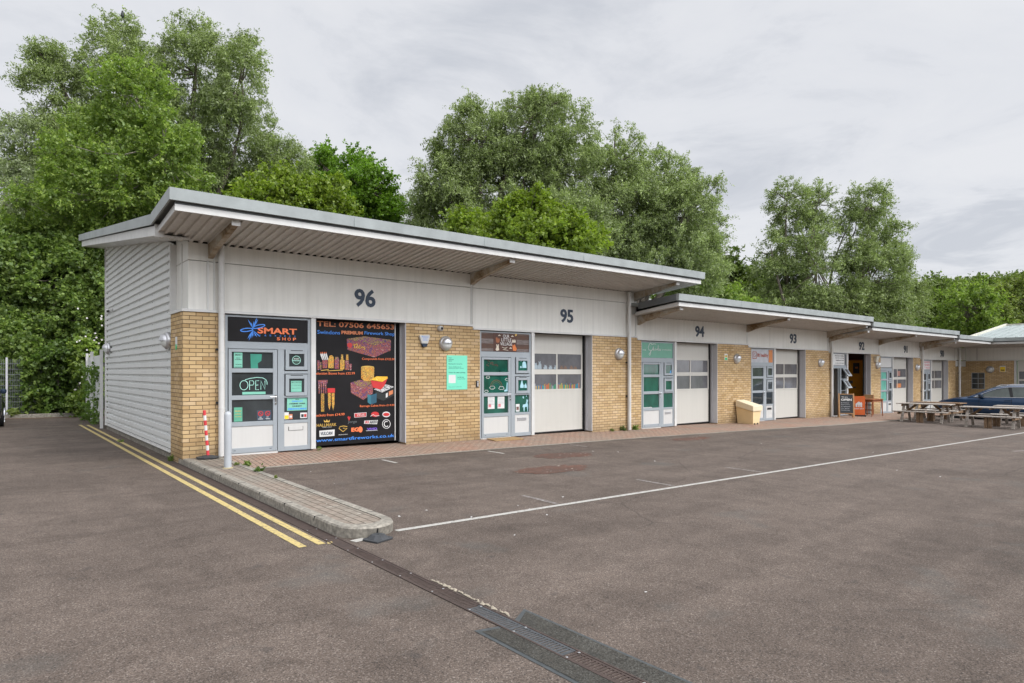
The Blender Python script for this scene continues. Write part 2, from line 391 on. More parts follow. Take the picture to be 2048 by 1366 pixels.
M['fire2'] = confetti('firework_top_print', [(.04, .02, .06), (.16, .05, .25), (.03, .02, .04), (.5, .33, .04), (.05, .02, .08), (.3, .06, .18), (.03, .02, .05), (.4, .28, .04)], 20)
M['fire3'] = confetti('firework_gold_print', [(.1, .04, .02), (.75, .38, .03), (.45, .1, .03), (.85, .55, .06), (.08, .04, .03), (.8, .5, .1), (.3, .05, .03), (.05, .03, .03)], 20)
M['pop'] = confetti('popcorn_print', [(.9, .6, .02), (.75, .4, .02), (.95, .75, .2)], 40)
M['check'] = confetti('chequered_print', [(.03, .03, .03), (.6, .6, .6), (.05, .05, .05)], 24)
M['shelf'] = confetti('book_spines', [(.05, .2, .35), (.5, .1, .05), (.05, .3, .15), (.3, .25, .1), (.15, .08, .3), (.4, .4, .42), (.1, .15, .4)], 9)
M['leaf_willow'] = leaf_mat('willow_leaf', (.14, .19, .05), (.28, .34, .12), (.32, .37, .2), .3)
M['leaf_silver'] = leaf_mat('silver_willow_leaf', (.18, .23, .09), (.31, .36, .18), (.42, .46, .32), .25)
M['leaf_birch'] = leaf_mat('birch_leaf', (.12, .19, .025), (.28, .36, .07), (.2, .29, .08), .45)
M['leaf_maple'] = leaf_mat('maple_leaf', (.12, .18, .012), (.26, .33, .035), (.2, .28, .05), .45)
M['leaf_oak'] = leaf_mat('oak_leaf', (.08, .16, .012), (.18, .3, .03), (.14, .25, .03), .4)
M['leaf_dark'] = leaf_mat('dark_shrub_leaf', (.05, .1, .015), (.16, .25, .04), (.12, .18, .05), .4)
M['leaf_wood'] = leaf_mat('woodland_leaf', (.07, .11, .02), (.18, .23, .05), (.16, .23, .05), .4, .12)
M['leaf_mid'] = leaf_mat('sycamore_leaf', (.09, .15, .025), (.24, .32, .07), (.16, .24, .07), .4)
M['leaf_gold'] = leaf_mat('yellow_green_leaf', (.12, .16, .03), (.25, .29, .07), (.2, .26, .08), .4)
M['flower'] = simple('white_blossom', (.8, .76, .74), .6)

# ------------------------------------------------------------------ lettering
def text_mesh(s, bold=0.0, shear=0.0):
    cu = bpy.data.curves.new('t', 'FONT'); cu.body = s; cu.offset = bold; cu.shear = shear; cu.size = 1; cu.resolution_u = 3; cu.extrude = 0.0
    o = bpy.data.objects.new('t', cu); COL.objects.link(o)
    dg = bpy.context.evaluated_depsgraph_get(); dg.update()
    me = o.evaluated_get(dg).to_mesh()
    v = [tuple(x.co) for x in me.vertices]; f = [tuple(p.vertices) for p in me.polygons]
    o.evaluated_get(dg).to_mesh_clear(); bpy.data.objects.remove(o); bpy.data.curves.remove(cu)
    return v, f
def text(name, s, x0, x1, z0, z1, y, m, parent, bold=0.0, shear=0.0, th=.002, side='y', xw=None):
    """letters that fill the box x0..x1, z0..z1 on the plane y, facing -Y (side 'x': facing -X, x = -Y axis)"""
    v, f = text_mesh(s, bold, shear)
    xs = [p[0] for p in v]; zs = [p[1] for p in v]; a, b, c, d = min(xs), max(xs), min(zs), max(zs)
    if ' ' in s and name == 'lettering':      # one object per word
        cuts = []; pos = 0; ws = s.split(' ')
        for w_ in ws[:-1]:
            pos += len(w_)+1; e_ = max(p[0] for p in text_mesh(s[:pos].rstrip(), bold, 0)[0]); cuts.append(e_)
        o = None; full = (a, b, c, d)
        for k, w_ in enumerate(ws):
            lo = cuts[k-1]+1e-4 if k else -1e9; hi = cuts[k]+.03 if k < len(ws)-1 else 1e9
            wf = [q for q in f if lo-.03 < min(v[i][0] - shear*v[i][1] for i in q) < hi-.001 and (k == 0 or min(v[i][0] - shear*v[i][1] for i in q) > cuts[k-1]+.02)]
            ids = sorted(set(i for q in wf for i in q)); mp = {i: j for j, i in enumerate(ids)}
            if ids: o = _text_obj(name, [v[i] for i in ids], [tuple(mp[i] for i in q) for q in wf], full, x0, x1, z0, z1, y, m, parent, th, side)
        return o
    return _text_obj(name, v, f, (a, b, c, d), x0, x1, z0, z1, y, m, parent, th, side)
def _text_obj(name, v, f, full, x0, x1, z0, z1, y, m, parent, th, side):
    a, b, c, d = full
    V = []; n = len(v)
    for t in (0, th):
        for p in v:
            X = x0 + (p[0]-a)/(b-a)*(x1-x0); Z = z0 + (p[1]-c)/(d-c)*(z1-z0)
            V.append((X, y-t, Z) if side == 'y' else (y-t, X, Z))
    from collections import Counter
    ec = Counter()
    for q in f:
        for i in range(len(q)): ec[frozenset((q[i], q[(i+1) % len(q)]))] += 1
    F = [tuple(i+n for i in q) for q in f]
    for q in f:
        for i in range(len(q)):
            e = (q[i], q[(i+1) % len(q)])
            if ec[frozenset(e)] == 1: F.append((e[0], e[1], e[1]+n, e[0]+n))
    return mesh_obj(name, V, F, m, parent)
def rect(name, x0, x1, z0, z1, y, m, parent, th=.003):
    return MB().box(x0, x1, y-th, y, z0, z1).build(name, m, parent)
def poly(name, pts, y, m, parent, th=.003):
    return MB().prism(pts, y-th, y, 'y').build(name, m, parent)

# ------------------------------------------------------------------ ground heights
def G(X, Y): return -.115 - .0118*max(-40, min(X, 60)) + (.0004*min(X, 60)*min(7, max(0, Y+7)) if X > 0 else 0)
def PV(X): return .012 - .0125*X
def sheet(name, xs, ys, zf, m, kind='structure'):
    v = [(x, y, zf(x, y)) for y in ys for x in xs]; n = len(xs)
    f = [(j*n+i, j*n+i+1, (j+1)*n+i+1, (j+1)*n+i) for j in range(len(ys)-1) for i in range(n-1)]
    return struct(mesh_obj(name, v, f, m), kind)
def rng(a, b, st):
    n = max(1, int(math.ceil((b-a)/st - 1e-6))); return [a + (b-a)*i/n for i in range(n+1)]
def strip(name, a, b, w, m, off=.004):
    """painted line from a to b on the tarmac"""
    a = Vector(a); b = Vector(b); d = (b-a); L = d.length; d.normalize(); nn = Vector((-d.y, d.x)) * w/2
    v = []; k = max(1, int(L/1.0))
    for i in range(k+1):
        p = a + d*(L*i/k)
        for q in (p-nn, p+nn): v.append((q.x, q.y, G(q.x, q.y)+off))
    return struct(mesh_obj(name, v, [(2*i, 2*i+2, 2*i+3, 2*i+1) for i in range(k)], m))

# ------------------------------------------------------------------ ground, road, markings
gx = [-900, -200, -60] + rng(-40, 0, 5)[0:] + rng(0, 60, 2)[1:] + [200, 900]
gy = [-900, -200] + rng(-40, -7, 3) + rng(-7, 0, 1)[1:] + rng(0, 40, 5)[1:] + [120, 900]
sheet('ground', gx, gy, lambda x, y: G(x, y)-.012, M['grass'])
sheet('yard_tarmac', rng(-60, 0, 5) + rng(0, 60, 1)[1:], rng(-60, -7, 3) + rng(-7, 0, .5)[1:] + rng(0, 16.6, 2)[1:], G, M['asphalt'])
sheet('litter_strip', rng(-14, 4, 2), [15.9, 16.6], lambda x, y: G(x, y)+.004, M['earth'])
EDGE = [(0.66, -1.26), (6, -1.25), (11, -1.38), (16, -1.72), (21.4, -2.2), (28, -2.3), (41.4, -2.3)]
def edge(x):
    for (a, b), (c, d) in zip(EDGE, EDGE[1:]):
        if x <= c: return b + (d-b)*(max(x, a)-a)/(c-a)
    return EDGE[-1][1]
def pave_z(X, t): return PV(X)*(1-t) + (G(X, edge(X))+.005)*t
xs = rng(.66, 41.4, .75); v = []
for x in xs:
    for t in (0, .33, .66, .93, 1): v.append((x, edge(x)*t + .3*(1-t)*(t == 0), pave_z(x, t)))
n = 5; struct(mesh_obj('pavement', v, [(i*n+j, i*n+j+1, (i+1)*n+j+1, (i+1)*n+j) for i in range(len(xs)-1) for j in range(3)], M['pave']))
struct(mesh_obj('pavement_edging', v, [(i*n+3, i*n+4, (i+1)*n+4, (i+1)*n+3) for i in range(len(xs)-1)], M['concrete']))
# kerbed island
KH = .115
def island_outline(inset, n=10):
    pts = [(.0+inset, .3), (.0+inset, -6.45)]; r = .33-inset
    for i in range(1, n): a = math.pi + math.pi*i/n; pts.append((.33 + r*math.cos(a), -6.55 + (r+.06 if inset == 0 else r)*math.sin(a)))
    pts += [(.66-inset, -6.45), (.66-inset, .3)]
    return pts
def isl_z(x, y): return G(x, y) + KH*(1 if y < -1.3 else 1)
def island():
    root = thing('kerb_island', 'long low kerbed island of weathered block paving with a rounded concrete nose', 'kerb island', (.33, -3.2, -.1))
    o, i = island_outline(0), island_outline(.115); ob = island_outline(-.012)
    n = len(o); v = []
    for (a, b), (c, d), (e, f) in zip(o, i, ob): v += [(e, f, G(a, b)-.05), (a, b, isl_z(a, b)-.018), (a + (c-a)*.12, b + (d-b)*.12, isl_z(a, b)), (c, d, isl_z(c, d))]
    f = []
    for k in range(n-1):
        for j in range(3): f.append((k*4+j, k*4+j+1, (k+1)*4+j+1, (k+1)*4+j))
    mesh_obj('kerb', v, f, M['concrete'], root)
    ys = [.3] + [.3 - 6.75*k/14 for k in range(1, 15)]; v = []; f = []
    top = [(p[0], p[1]) for p in i]
    v = [(x, y, isl_z(x, y)-.006) for x, y in top]
    c0 = len(v); cen = [(.33, y) for y in (.3, -2, -4, -6, -6.5)]
    # fan strips: left side and right side share the Y stations
    L = [(.115, y) for y in ys]; Rr = [(.545, y) for y in ys]; v = [(x, y, isl_z(x, y)-.006) for q in zip(L, Rr) for x, y in q]
    f = [(2*k, 2*k+1, 2*k+3, 2*k+2) for k in range(len(ys)-1)]
    k = len(v); nose = [p for p in i if p[1] < -6.44]; v += [(x, y, isl_z(x, y)-.006) for x, y in nose]; f.append(tuple(range(k, k+len(nose))))
    mesh_obj('block_paving', v, f, M['islandpave'], root)
    # joints between the kerb stones
    for y in [-.6-.915*q for q in range(7)]:
        for b in ((-.003, .1, y-.003, y+.003, G(0, y), G(0, y)+KH+.002), (.56, .663, y-.15, y-.144, G(.6, y), G(.6, y)+KH+.002)):
            MB().box(*b).build('kerb_joint', M['gap'], root)
    MB().bar((.33, -6.93, G(.3, -6.9)), (.33, -6.93, G(.3, -6.9)+KH-.02), .008, .03).build('kerb_joint', M['gap'], root)
island()
# drain channel
def drain():
    root = thing('drain_channel', 'long rusty iron slotted drain channel running beside the kerb and across the yard', 'drain', (-.07, -5, -.1))
    x0, x1 = -.155, -.008
    def Z(y): return -.115 + .006
    mb = MB(); mb.box(x0, x0+.014, -14, .3, Z(0)-.05, Z(0)+.003); mb.box(x1-.014, x1, -14, .3, Z(0)-.05, Z(0)+.003)
    mb.build('channel_edge', M['iron'], root)
    MB().box(x0+.014, x1-.014, -14, .3, Z(0)-.05, Z(0)-.0455).build('channel_bed', M['gap'], root)
    for k in range(28):
        ya = .3 - .5*k; yb = ya-.495; m = M['irongrey'] if -10.66 < yb < -9.52 else M['iron']
        mb = MB(); z = Z(0)
        if ya > -6.9:
            mb.box(x0+.015, x1-.015, yb, ya, z-.02, z-.001)
        else:
            mb.box(x0+.015, x0+.033, yb, ya, z-.02, z); mb.box(x1-.033, x1-.015, yb, ya, z-.02, z)
            for q in range(17):
                y = ya - .012 - q*.0285; mb.box(x0+.0331, x1-.0331, y-.014, y, z-.02, z-.0005)
            mb.box(x0+.0331, x1-.0331, yb, yb+.012, z-.02, z-.0005)
        g = mb.build('grating', m, root)
        if yb < -6.6:
            for xx in (x0+.022, x1-.022):
                MB().lathe([(.009, 0), (.009, .0015), (.004, .0025)], (xx, ya-.03, z), 8).build('bolt', M['silver'], g)
drain()
# dark repair patch either side of the grating
v = []; 
def patch(name, x0, x1, ytop0, ytop1, m, off):
    ys = rng(-14, -10, .8); v = [(x0, y, G(x0, y)+off) for y in ys] + [(x1, y, G(x1, y)+off) for y in ys]; n = len(ys)
    f = [(i, n+i, n+i+1, i+1) for i in range(n-1)]
    v += [(x0, ytop0, G(x0, ytop0)+off), (x1, ytop1, G(x1, ytop1)+off)]; f.append((n-1, 2*n-1, 2*n+1, 2*n))
    return struct(mesh_obj(name, v, f, m))
patch('repair_patch', -.33, -.156, -9.56, -9.6, M['seal'], .003); patch('repair_patch', -.3, -.157, -9.61, -9.64, M['patch'], .0055)
patch('repair_patch', -.006, .19, -9.58, -9.45, M['seal'], .003); patch('repair_patch', -.005, .165, -9.63, -9.5, M['patch'], .0055)
# mortar crumbs beside the channel
mb = MB(); rr = random.Random(3)
for k in range(34):
    y = -8.5 - 1.0*k/33; x = .012 + rr.uniform(-.006, .02); s = rr.uniform(.006, .02)
    mb.add([(x+s*math.cos(a)*rr.uniform(.6, 1.2), y+1.6*s*math.sin(a), G(x, y)+.007) for a in [q*1.05 for q in range(6)]] + [(x, y, G(x, y)+.016)], [(i, (i+1) % 6, 6) for i in range(6)])
struct(mb.build('mortar_crumbs', simple('pale_mortar', (.3, .26, .2), .95)), 'stuff')
# double yellow lines
for xx, ya, yb in ((-.425, 11.85, -6.86), (-.235, 11.7, -6.86)):
    strip('yellow_line', (xx, ya), (xx, yb), .078, M['yellowline'])
strip('yellow_line', (-.14, -6.82), (-.165, -6.9), .05, M['yellowline'])
# white bay lines
strip('white_line', (.62, -6.8), (30, -6.98), .085, M['whiteline'])
strip('white_line', (.05, -6.95), (.2, -6.92), .1, M['whiteline'], .0045)
for x in (3.28, 5.87, 8.32): strip('bay_line', (x, -1.42 - .03*max(0, x-6)), (x, -2.0 - .03*max(0, x-6)), .07, M['whiteline'] if x < 6 else M['fadedline'])
for x in (3.05, 5.48, 8.0): strip('bay_line', (x, -6.0), (x-.01, -6.74), .075, M['fadedline'])
strip('white_line', (16.2, -8.4), (17.2, -8.7), .1, M['fadedline'])
# sunken brick patches in the parking area
for cx_, cy_, rx, ry in ((5.15, -4.35, .85, .42), (6.75, -2.95, .85, .4), (12.1, -2.25, .8, .32)):
    pr = random.Random(cx_); v = [(cx_, cy_, G(cx_, cy_)+.004)]
    for k in range(30): a = k*2*math.pi/30; q = pr.uniform(.78, 1.08); v.append((cx_+rx*q*math.cos(a), cy_+ry*q*math.sin(a), G(cx_+rx*math.cos(a), cy_+ry*math.sin(a))+.004))
    struct(mesh_obj('sunken_paving', v, [(0, 1+i, 1+(i+1) % 30) for i in range(30)], M['redpave']))
# little white scraps on the tarmac
pr = random.Random(11)
for k in range(26):
    x, y = pr.uniform(.8, 20), pr.uniform(-11, -1.8)
    if k < 8: x, y = pr.uniform(.7, 2.6), pr.uniform(-8.2, -6)
    s = pr.uniform(.008, .02); 
    tag(mesh_obj('paper_scrap', [(x+s*math.cos(a)*pr.uniform(.6, 1.3), y+s*math.sin(a), G(x, y)+.006+pr.uniform(0, .006)) for a in (0, 1.2, 2.5, 3.7, 5)], [(0, 1, 2, 3, 4)], M['paper']),
        'tiny white scrap of litter lying on the brown tarmac', 'litter', 'scraps of litter on the tarmac')

# ------------------------------------------------------------------ the terrace
# wall opening data per unit: frame left, white mullion left/right, jamb right, floor, flashing underside, bay left, bay right, soffit at wall
UN = {
 96: dict(f=.73,   ml=2.407, mr=2.508, j=4.621, F=0.0,   b0=0.0,   b1=6.47,  fl=2.69,  sf=3.97),
 95: dict(f=6.688, ml=8.358, mr=8.457, j=10.628, F=-.075, b0=6.47, b1=12.55, fl=2.615, sf=3.97),
 94: dict(f=12.753, ml=14.37, mr=14.479, j=16.731, F=-.15, b0=12.55, b1=18.63, fl=2.545, sf=3.28),
 93: dict(f=18.83, ml=20.405, mr=20.508, j=22.796, F=-.235, b0=18.63, b1=24.74, fl=2.46, sf=3.28),
 92: dict(f=24.95, ml=26.41, mr=26.517, j=28.806, F=-.30, b0=24.74, b1=29.75, fl=2.39, sf=3.09),
 91: dict(f=29.85, ml=31.19, mr=31.287, j=33.702, F=-.40, b0=29.75, b1=34.65, fl=2.295, sf=3.09),
 90: dict(f=34.76, ml=36.09, mr=36.2, j=38.603, F=-.485, b0=34.65, b1=39.75, fl=2.21, sf=2.92),
}
BLOCKS = [
 ((96, 95), 4.47, -.564, 13.5, 'tall brick end block, units 96 and 95, with the corrugated side wall'),
 ((94, 93), 3.77, 12.28, 24.83, 'lower yellow brick terrace block holding units 94 and 93'),
 ((92, 91), 3.585, 24.83, 34.65, 'terrace block with units 92 and 91 behind the chalk board'),
 ((90,), 3.42, 34.65, 39.86, 'far terrace block, unit 90, beside the dark corner doorway'),
]
DEPTH = 9.65; REV = .3
def corrugated(xs0, xs1, nrm_off, pitch, depth):
    """profile positions of a trapezoid sheet between xs0 and xs1: list of (s, d)"""
    p = []; s = xs0
    while s < xs1:
        for ds, d in ((0, 0), (pitch*.56, 0), (pitch*.62, depth), (pitch*.92, depth)):
            if s+ds < xs1: p.append((s+ds, d))
        s += pitch
    p.append((xs1, 0)); return p
def door_set(root, u, k, glass, side_glass):
    """door, side lights and transom rail"""
    f, ml, mr, F = u['f'], u['ml'], u['mr'], u['F']; w = ml - f; X = lambda a: f + (a-.73)/(2.407-.73)*w
    y0, y1 = .02, .1
    mb = MB(); fm = M['frame']
    mb.box(f, X(.786), y0, y1, F-.0, F+2.69-.02); mb.box(X(2.35), ml, y0, y1, F, F+2.67)
    mb.box(X(.786), X(2.35), y0, y1, F+2.03, F+2.165); mb.box(X(.786), X(2.35), y0, y1, F+2.635, F+2.67)
    mb.box(X(1.735), X(1.865), y0, y1, F, F+2.03)
    mb.box(X(1.865), X(2.35), y0, y1, F+1.06, F+1.1); mb.box(X(1.865), X(2.35), y0, y1, F+1.545, F+1.6)
    mb.box(X(1.865), X(2.35), y0, y1, F+.55, F+.61); mb.box(X(1.865), X(2.35), y0, y1, F-.0, F+.09)
    mb.build('door_frame', fm, root, .003)
    MB().box(X(.786), X(1.735), y0, y1+.05, F-.05, F+.012).build('threshold', M['trim'], root)
    MB().box(ml, mr, -.012, .3, F, F+2.69).build('mullion', M['trim'], root, .004)
    # door leaf
    a, b = X(.80), X(1.72)
    lb = MB(); yl = .012
    gl, gr = X(.86), X(1.64)
    lb.box(a, gl, yl, yl+.055, F+.02, F+2.02); lb.box(gr, b, yl, yl+.055, F+.02, F+2.02)
    for z0, z1 in ((.02, .12), (.535, .62), (1.045, 1.13), (1.57, 1.65), (1.965, 2.02)): lb.box(gl, gr, yl, yl+.055, F+z0, F+z1)
    leaf = None
    if k != 92:
        leaf = lb.build('door', fm, root, .003)
        for z0, z1 in ((.62, 1.045), (1.13, 1.57), (1.65, 1.965)): MB().box(gl, gr, yl+.03, yl+.036, F+z0, F+z1).build('pane', glass, leaf)
        MB().box(gl, gr, yl+.015, yl+.03, F+.12, F+.535).build('kick_panel', M['white'], leaf)
        hb = MB(); hx = X(1.69)
        hb.box(hx-.014, hx+.014, yl-.012, yl, F+.93, F+1.13); hb.tube([(hx, yl-.01, F+1.09), (hx, yl-.05, F+1.09), (hx-.12, yl-.05, F+1.09)], .009, 8)
        hb.tube([(hx, yl-.012, F+.97), (hx, yl-.03, F+.97)], .012, 8); hb.build('handle', M['chrome'], leaf)
        hb = MB(); hb.box(gl+.03, gl+.07, yl-.001, yl, F+.07, F+.08); hb.box(gr-.07, gr-.03, yl-.001, yl, F+.07, F+.08); hb.build('drain_cap', M['black'], leaf)
    # side lights
    def casement(z0, z1, g, tilt):
        xa, xb = X(1.885), X(2.335)
        cb = MB(); t = .05*w/1.68
        if not tilt:
            yy = -.004
            cb.box(xa, xa+t*1.4, yy, .06, F+z0, F+z1); cb.box(xb-t*1.4, xb, yy, .06, F+z0, F+z1)
            cb.box(xa+t*1.4, xb-t*1.4, yy, .06, F+z0, F+z0+.07); cb.box(xa+t*1.4, xb-t*1.4, yy, .06, F+z1-.085, F+z1)
            c = cb.build('casement', fm, root, .003)
            MB().box(xa+t*1.4, xb-t*1.4, .02, .026, F+z0+.07, F+z1-.085).build('pane', g, c)
            MB().box(xa+.1, xb-.1, yy-.002, yy, F+z1-.025, F+z1-.012).build('vent_slot', M['black'], c)
        else:
            MB().box(xa, xb, .07, .074, F+z0, F+z1).build('dark_opening', M['gap'], root)
            an = R(33); hz = F+z1; H = z1-z0
            def P(x, s, d): return (x, -math.sin(an)*s - math.cos(an)*d, hz - math.cos(an)*s + math.sin(an)*d)
            def pb(m, x0, x1, s0, s1, d0, d1):
                v = [P(x, s, d) for d in (d0, d1) for s in (s0, s1) for x in (x0, x1)]
                return m.add(v, [(0,1,3,2),(4,6,7,5),(0,4,5,1),(2,3,7,6),(0,2,6,4),(1,5,7,3)])
            cb = MB(); pb(cb, xa, xa+.07, 0, H, 0, .04); pb(cb, xb-.07, xb, 0, H, 0, .04); pb(cb, xa+.07, xb-.07, 0, .07, 0, .04); pb(cb, xa+.07, xb-.07, H-.07, H, 0, .04)
            c = cb.build('casement', fm, root)
            pb(MB(), xa+.07, xb-.07, .07, H-.07, .015, .02).build('pane', M['g_grey'], c)
    casement(1.62, 2.03, side_glass, k == 92); casement(1.1, 1.53, side_glass, k == 92)
    MB().box(X(1.865), X(2.35), .05, .056, F+.61, F+1.06).build('pane', side_glass, root)
    pnl = MB().box(X(1.865), X(2.345), .03, .05, F+.09, F+.55).build('letterbox_panel', M['white'], root)
    lx0, lx1 = X(1.95), X(2.25)
    if k in (96,):
        lb = MB(); lb.box(lx0, lx1, .024, .03, F+.40, F+.405); lb.box(lx0, lx0+.008, .02, .03, F+.405, F+.48); lb.box(lx1-.008, lx1, .02, .03, F+.405, F+.48)
        MB().box(lx0+.008, lx1-.008, .02, .0295, F+.406, F+.48).build('letter_flap', M['white'], pnl); lb.build('letterbox', M['black'], pnl)
    else:
        MB().box(lx0, lx1, .018, .03, F+.4, F+.475).build('letterbox', M['black'] if k in (93, 91, 90) else M['silver'], pnl, .003)
def shutter(root, u, k):
    F, mr, j = u['F'], u['mr'], u['j']; yd = REV-.03
    # the reveal the door runs in
    MB().box(j-.02, j, -.004, REV+.02, F-.02, u['fl']-.002).build('door_jamb', M['jamb'], root, .003)
    MB().box(j-.045, j-.021, .18, .22, F, u['fl']-.004).build('door_guide', M['jamb'], root)
    MB().box(j-.1, j-.021, REV-.02, REV+.02, F, u['fl']-.004).build('dark_gap', M['gap'], root)
    if k in (96, 92): return
    x0, x1 = mr+.002, j-.13; zt = u['fl']-.004
    d = MB(); zs = [0, .0] ; H = zt-F
    wins = [(1.16, 1.6), (1.72, 2.16)] if k in (96, 95) else [(1.16, 1.6), (1.72, 2.13)]
    wins = [(1.185, 1.59), (1.725, 2.15)] if k == 95 else [(1.17, 1.6), (1.72, 2.12)]
    # ribbed leaves below and above the window rows
    def ribbed(z0, z1):
        z = z0
        while z < z1-.01:
            zz = min(z+.083, z1)
            d.box(x0, x1, yd, yd+.03, F+z, F+zz-.007); d.box(x0, x1, yd+.005, yd+.03, F+zz-.007, F+zz); z = zz
    ribbed(.03, wins[0][0]-.045); ribbed(wins[1][1]+.045, H)
    xm = (x0+x1)/2+.03; fr = .045
    for z0, z1 in ((wins[0][0]-.045, wins[0][0]), (wins[0][1], wins[1][0]), (wins[1][1], wins[1][1]+.045)): d.box(x0, x1, yd-.006, yd+.03, F+z0, F+z1)
    for z0, z1 in wins:
        for a, b in ((x0, x0+fr), (xm-fr/2, xm+fr/2), (x1-fr, x1)): d.box(a, b, yd-.006, yd+.03, F+z0, F+z1)
    sh = d.build('shutter_door', M['door'], root)
    for z0, z1 in wins:
        for a, b in ((x0+fr, xm-fr/2), (xm+fr/2, x1-fr)): MB().box(a, b, yd+.012, yd+.018, F+z0, F+z1).build('pane', M['g_grey'], sh)
    MB().box(x0, x1, yd, yd+.03, F, F+.03).build('bottom_seal', M['black'], sh)
def bracket(root, x, sf, w=.1):
    za = sf-.27
    MB().prism([(.03, za), (.03, sf-.004), (-1.52, sf+.15), (-1.52, sf+.085), (-.25, za+.1)], x-w/2, x+w/2, 'x').build('canopy_bracket', M['beam'], root)
    MB().box(x-w/2-.02, x+w/2+.02, -1.545, -1.521, sf+.075, sf+.155).build('bracket_end_plate', M['trim'], root)
def pipe(root, x, z0, z1, y=-.075, r=.055):
    mb = MB().tube([(x, y, z0), (x, y, z1)], r, 16)
    for z in (z0+.9, z0+1.95): mb.tube([(x, y, z-.012), (x, y, z+.012)], r+.006, 16)
    p = mb.build('downpipe', M['trim'], root, 0, True)
    for z in (z0+1.0, z0+2.0): MB().box(x-.085, x+.02, y+.03, -.002, z-.02, z+.02).build('pipe_clip', M['black'], p)
WOUT = -1.75
for units, zt, xa, xb, lab in BLOCKS:
    u0, u1 = UN[units[0]], UN[units[-1]]
    root = thing('workshop_block', lab, 'building', (u0['b0'], 0, u0['F']))
    sf = zt-.5
    for k in units:
        u = UN[k]; F = u['F']
        # brick piers
        if k == 96:
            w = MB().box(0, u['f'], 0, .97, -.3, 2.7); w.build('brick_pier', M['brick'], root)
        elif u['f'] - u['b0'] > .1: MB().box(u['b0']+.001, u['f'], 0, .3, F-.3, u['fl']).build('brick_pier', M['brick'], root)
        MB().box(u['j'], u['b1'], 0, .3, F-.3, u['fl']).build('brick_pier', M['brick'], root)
        # fascia with trims
        f0 = u['b0']+(.1 if k == 96 else .012); f1 = u['b1']-.012
        fm = MB(); zj = 3.64 if k in (96, 95) else None
        if zj: fm.box(f0, f1, .03, .08, u['fl']+.05, zj-.006); fm.box(f0, f1, .03, .08, zj+.006, sf-.004)
        else: fm.box(f0, f1, .03, .08, u['fl']+.05, sf-.004)
        if k == 96: fm.box(.1, .15, .081, 1.0, 2.74, zj-.006); fm.box(.1, .15, .081, 1.0, zj+.006, sf+.17)
        fa = fm.build('fascia_panel', M['fascia'], root)
        MB().box(f0+.01, f1-.01, .081, .1, u['fl'], sf+.2).build('joint_backing', M['gap'], fa)
        tr = MB(); tr.box(u['b0'] if k != 96 else -.02, u['b1'], -.035, .028, u['fl'], u['fl']+.045)
        if k == 96: tr.box(-.02, .1, .0281, 1.0, 2.69, 2.735); tr.box(-.012, .0999, .965, 1.02, 2.74, 4.05); tr.box(.085, .0995, .48, .5, 2.74, 4.0)
        tr.box(u['b1']-.04, u['b1']-.014, .012, .028, u['fl']+.045, sf-.004)
        if k == 96: tr.box(.42, .45, .012, .028, u['fl']+.045, sf-.3); tr.box(.53, .56, .012, .028, u['fl']+.045, sf)
        tr.build('flashing', M['trim'], root)
        g = {96: M['g_dark'], 95: M['g_green'], 94: M['g_green'], 93: M['g_dark'], 92: M['g_dark'], 91: M['g_mint'], 90: M['g_dark']}[k]
        door_set(root, u, k, g, {96: M['g_dark'], 95: M['g_green'], 94: M['g_green']}.get(k, M['g_dark']))
        shutter(root, u, k)
        if k in (96, 95, 93, 91, 90) and k not in (91,): pass
        bracket(root, {96: .49, 95: 6.47, 94: 12.66, 93: 18.63, 92: 24.86, 91: 29.75, 90: 34.78}[k], sf)
        if k not in (96, 92):   # closed interior behind frames
            MB().box(u['f'], u['j'], .36, .37, F, u['fl']).build('dark_lining', M['gap'], root)
        # unit number
    nums = {96: (3.378, 3.874, 2.985, 3.38), 95: (9.415, 9.896, 2.928, 3.302), 94: (15.507, 16.0, 2.741, 3.108), 93: (21.606, 22.12, 2.691, 3.066),
            92: (27.644, 28.178, 2.553, 2.927), 91: (32.6, 33.04, 2.516, 2.882), 90: (37.482, 38.04, 2.387, 2.754)}
    for k in units:
        a, b, c, d = nums[k]; text('unit_number', str(k), a, b, c, d, .028, M['navy'], root, .03, 0, .012)
    if units[0] != 90: bracket(root, {96: 12.5, 94: 24.7, 92: 34.62}[units[0]], sf)
    # downpipes
    for x in {96: (.65, 12.12), 94: (24.87,), 92: (34.75,), 90: (40.18,)}[units[0]]: pipe(root, x, PV(x)+.0, sf-.02)
    # canopy: roof sheet, gutter, soffit
    roof = MB()
    ya, za, yb, zb = WOUT+.02, zt-.012, -.25, zt-.15
    yr, zr = DEPTH+1.1, zt+1.28
    L_, R_ = xa+.02, xb-.02
    roof.add([(x, y, z) for x in (L_, R_) for y, z in ((ya, za), (yb, zb), (yr, zr), (yr, zr-.1), (yb, zb-.1), (ya, za-.1))],
             [(0,1,7,6),(1,2,8,7),(2,3,9,8),(3,4,10,9),(4,5,11,10),(5,0,6,11),(0,5,4,1),(1,4,3,2),(6,7,10,11),(7,8,9,10)])
    ro = roof.build('roof', M['roofmetal'], root)
    gt = MB().prism([(WOUT, zt), (WOUT+.1, zt+.004), (WOUT+.1, zt-.185), (WOUT+.012, zt-.19)], xa, xb, 'x')
    go = gt.build('gutter_fascia', M['roofmetal'], root)
    jt = MB(); x = xa+3.1
    while x < xb-1: jt.box(x, x+.012, WOUT-.002, WOUT, zt-.183, zt-.002); x += 3.0
    jt.build('gutter_joint', M['rooflight'], go)
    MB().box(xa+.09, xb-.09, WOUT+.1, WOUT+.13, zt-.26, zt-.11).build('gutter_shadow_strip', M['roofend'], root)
    MB().box(xa+.09, xb-.09, WOUT+.08, WOUT+.13, zt-.335, zt-.235).build('soffit_edge_trim', M['trim'], root)
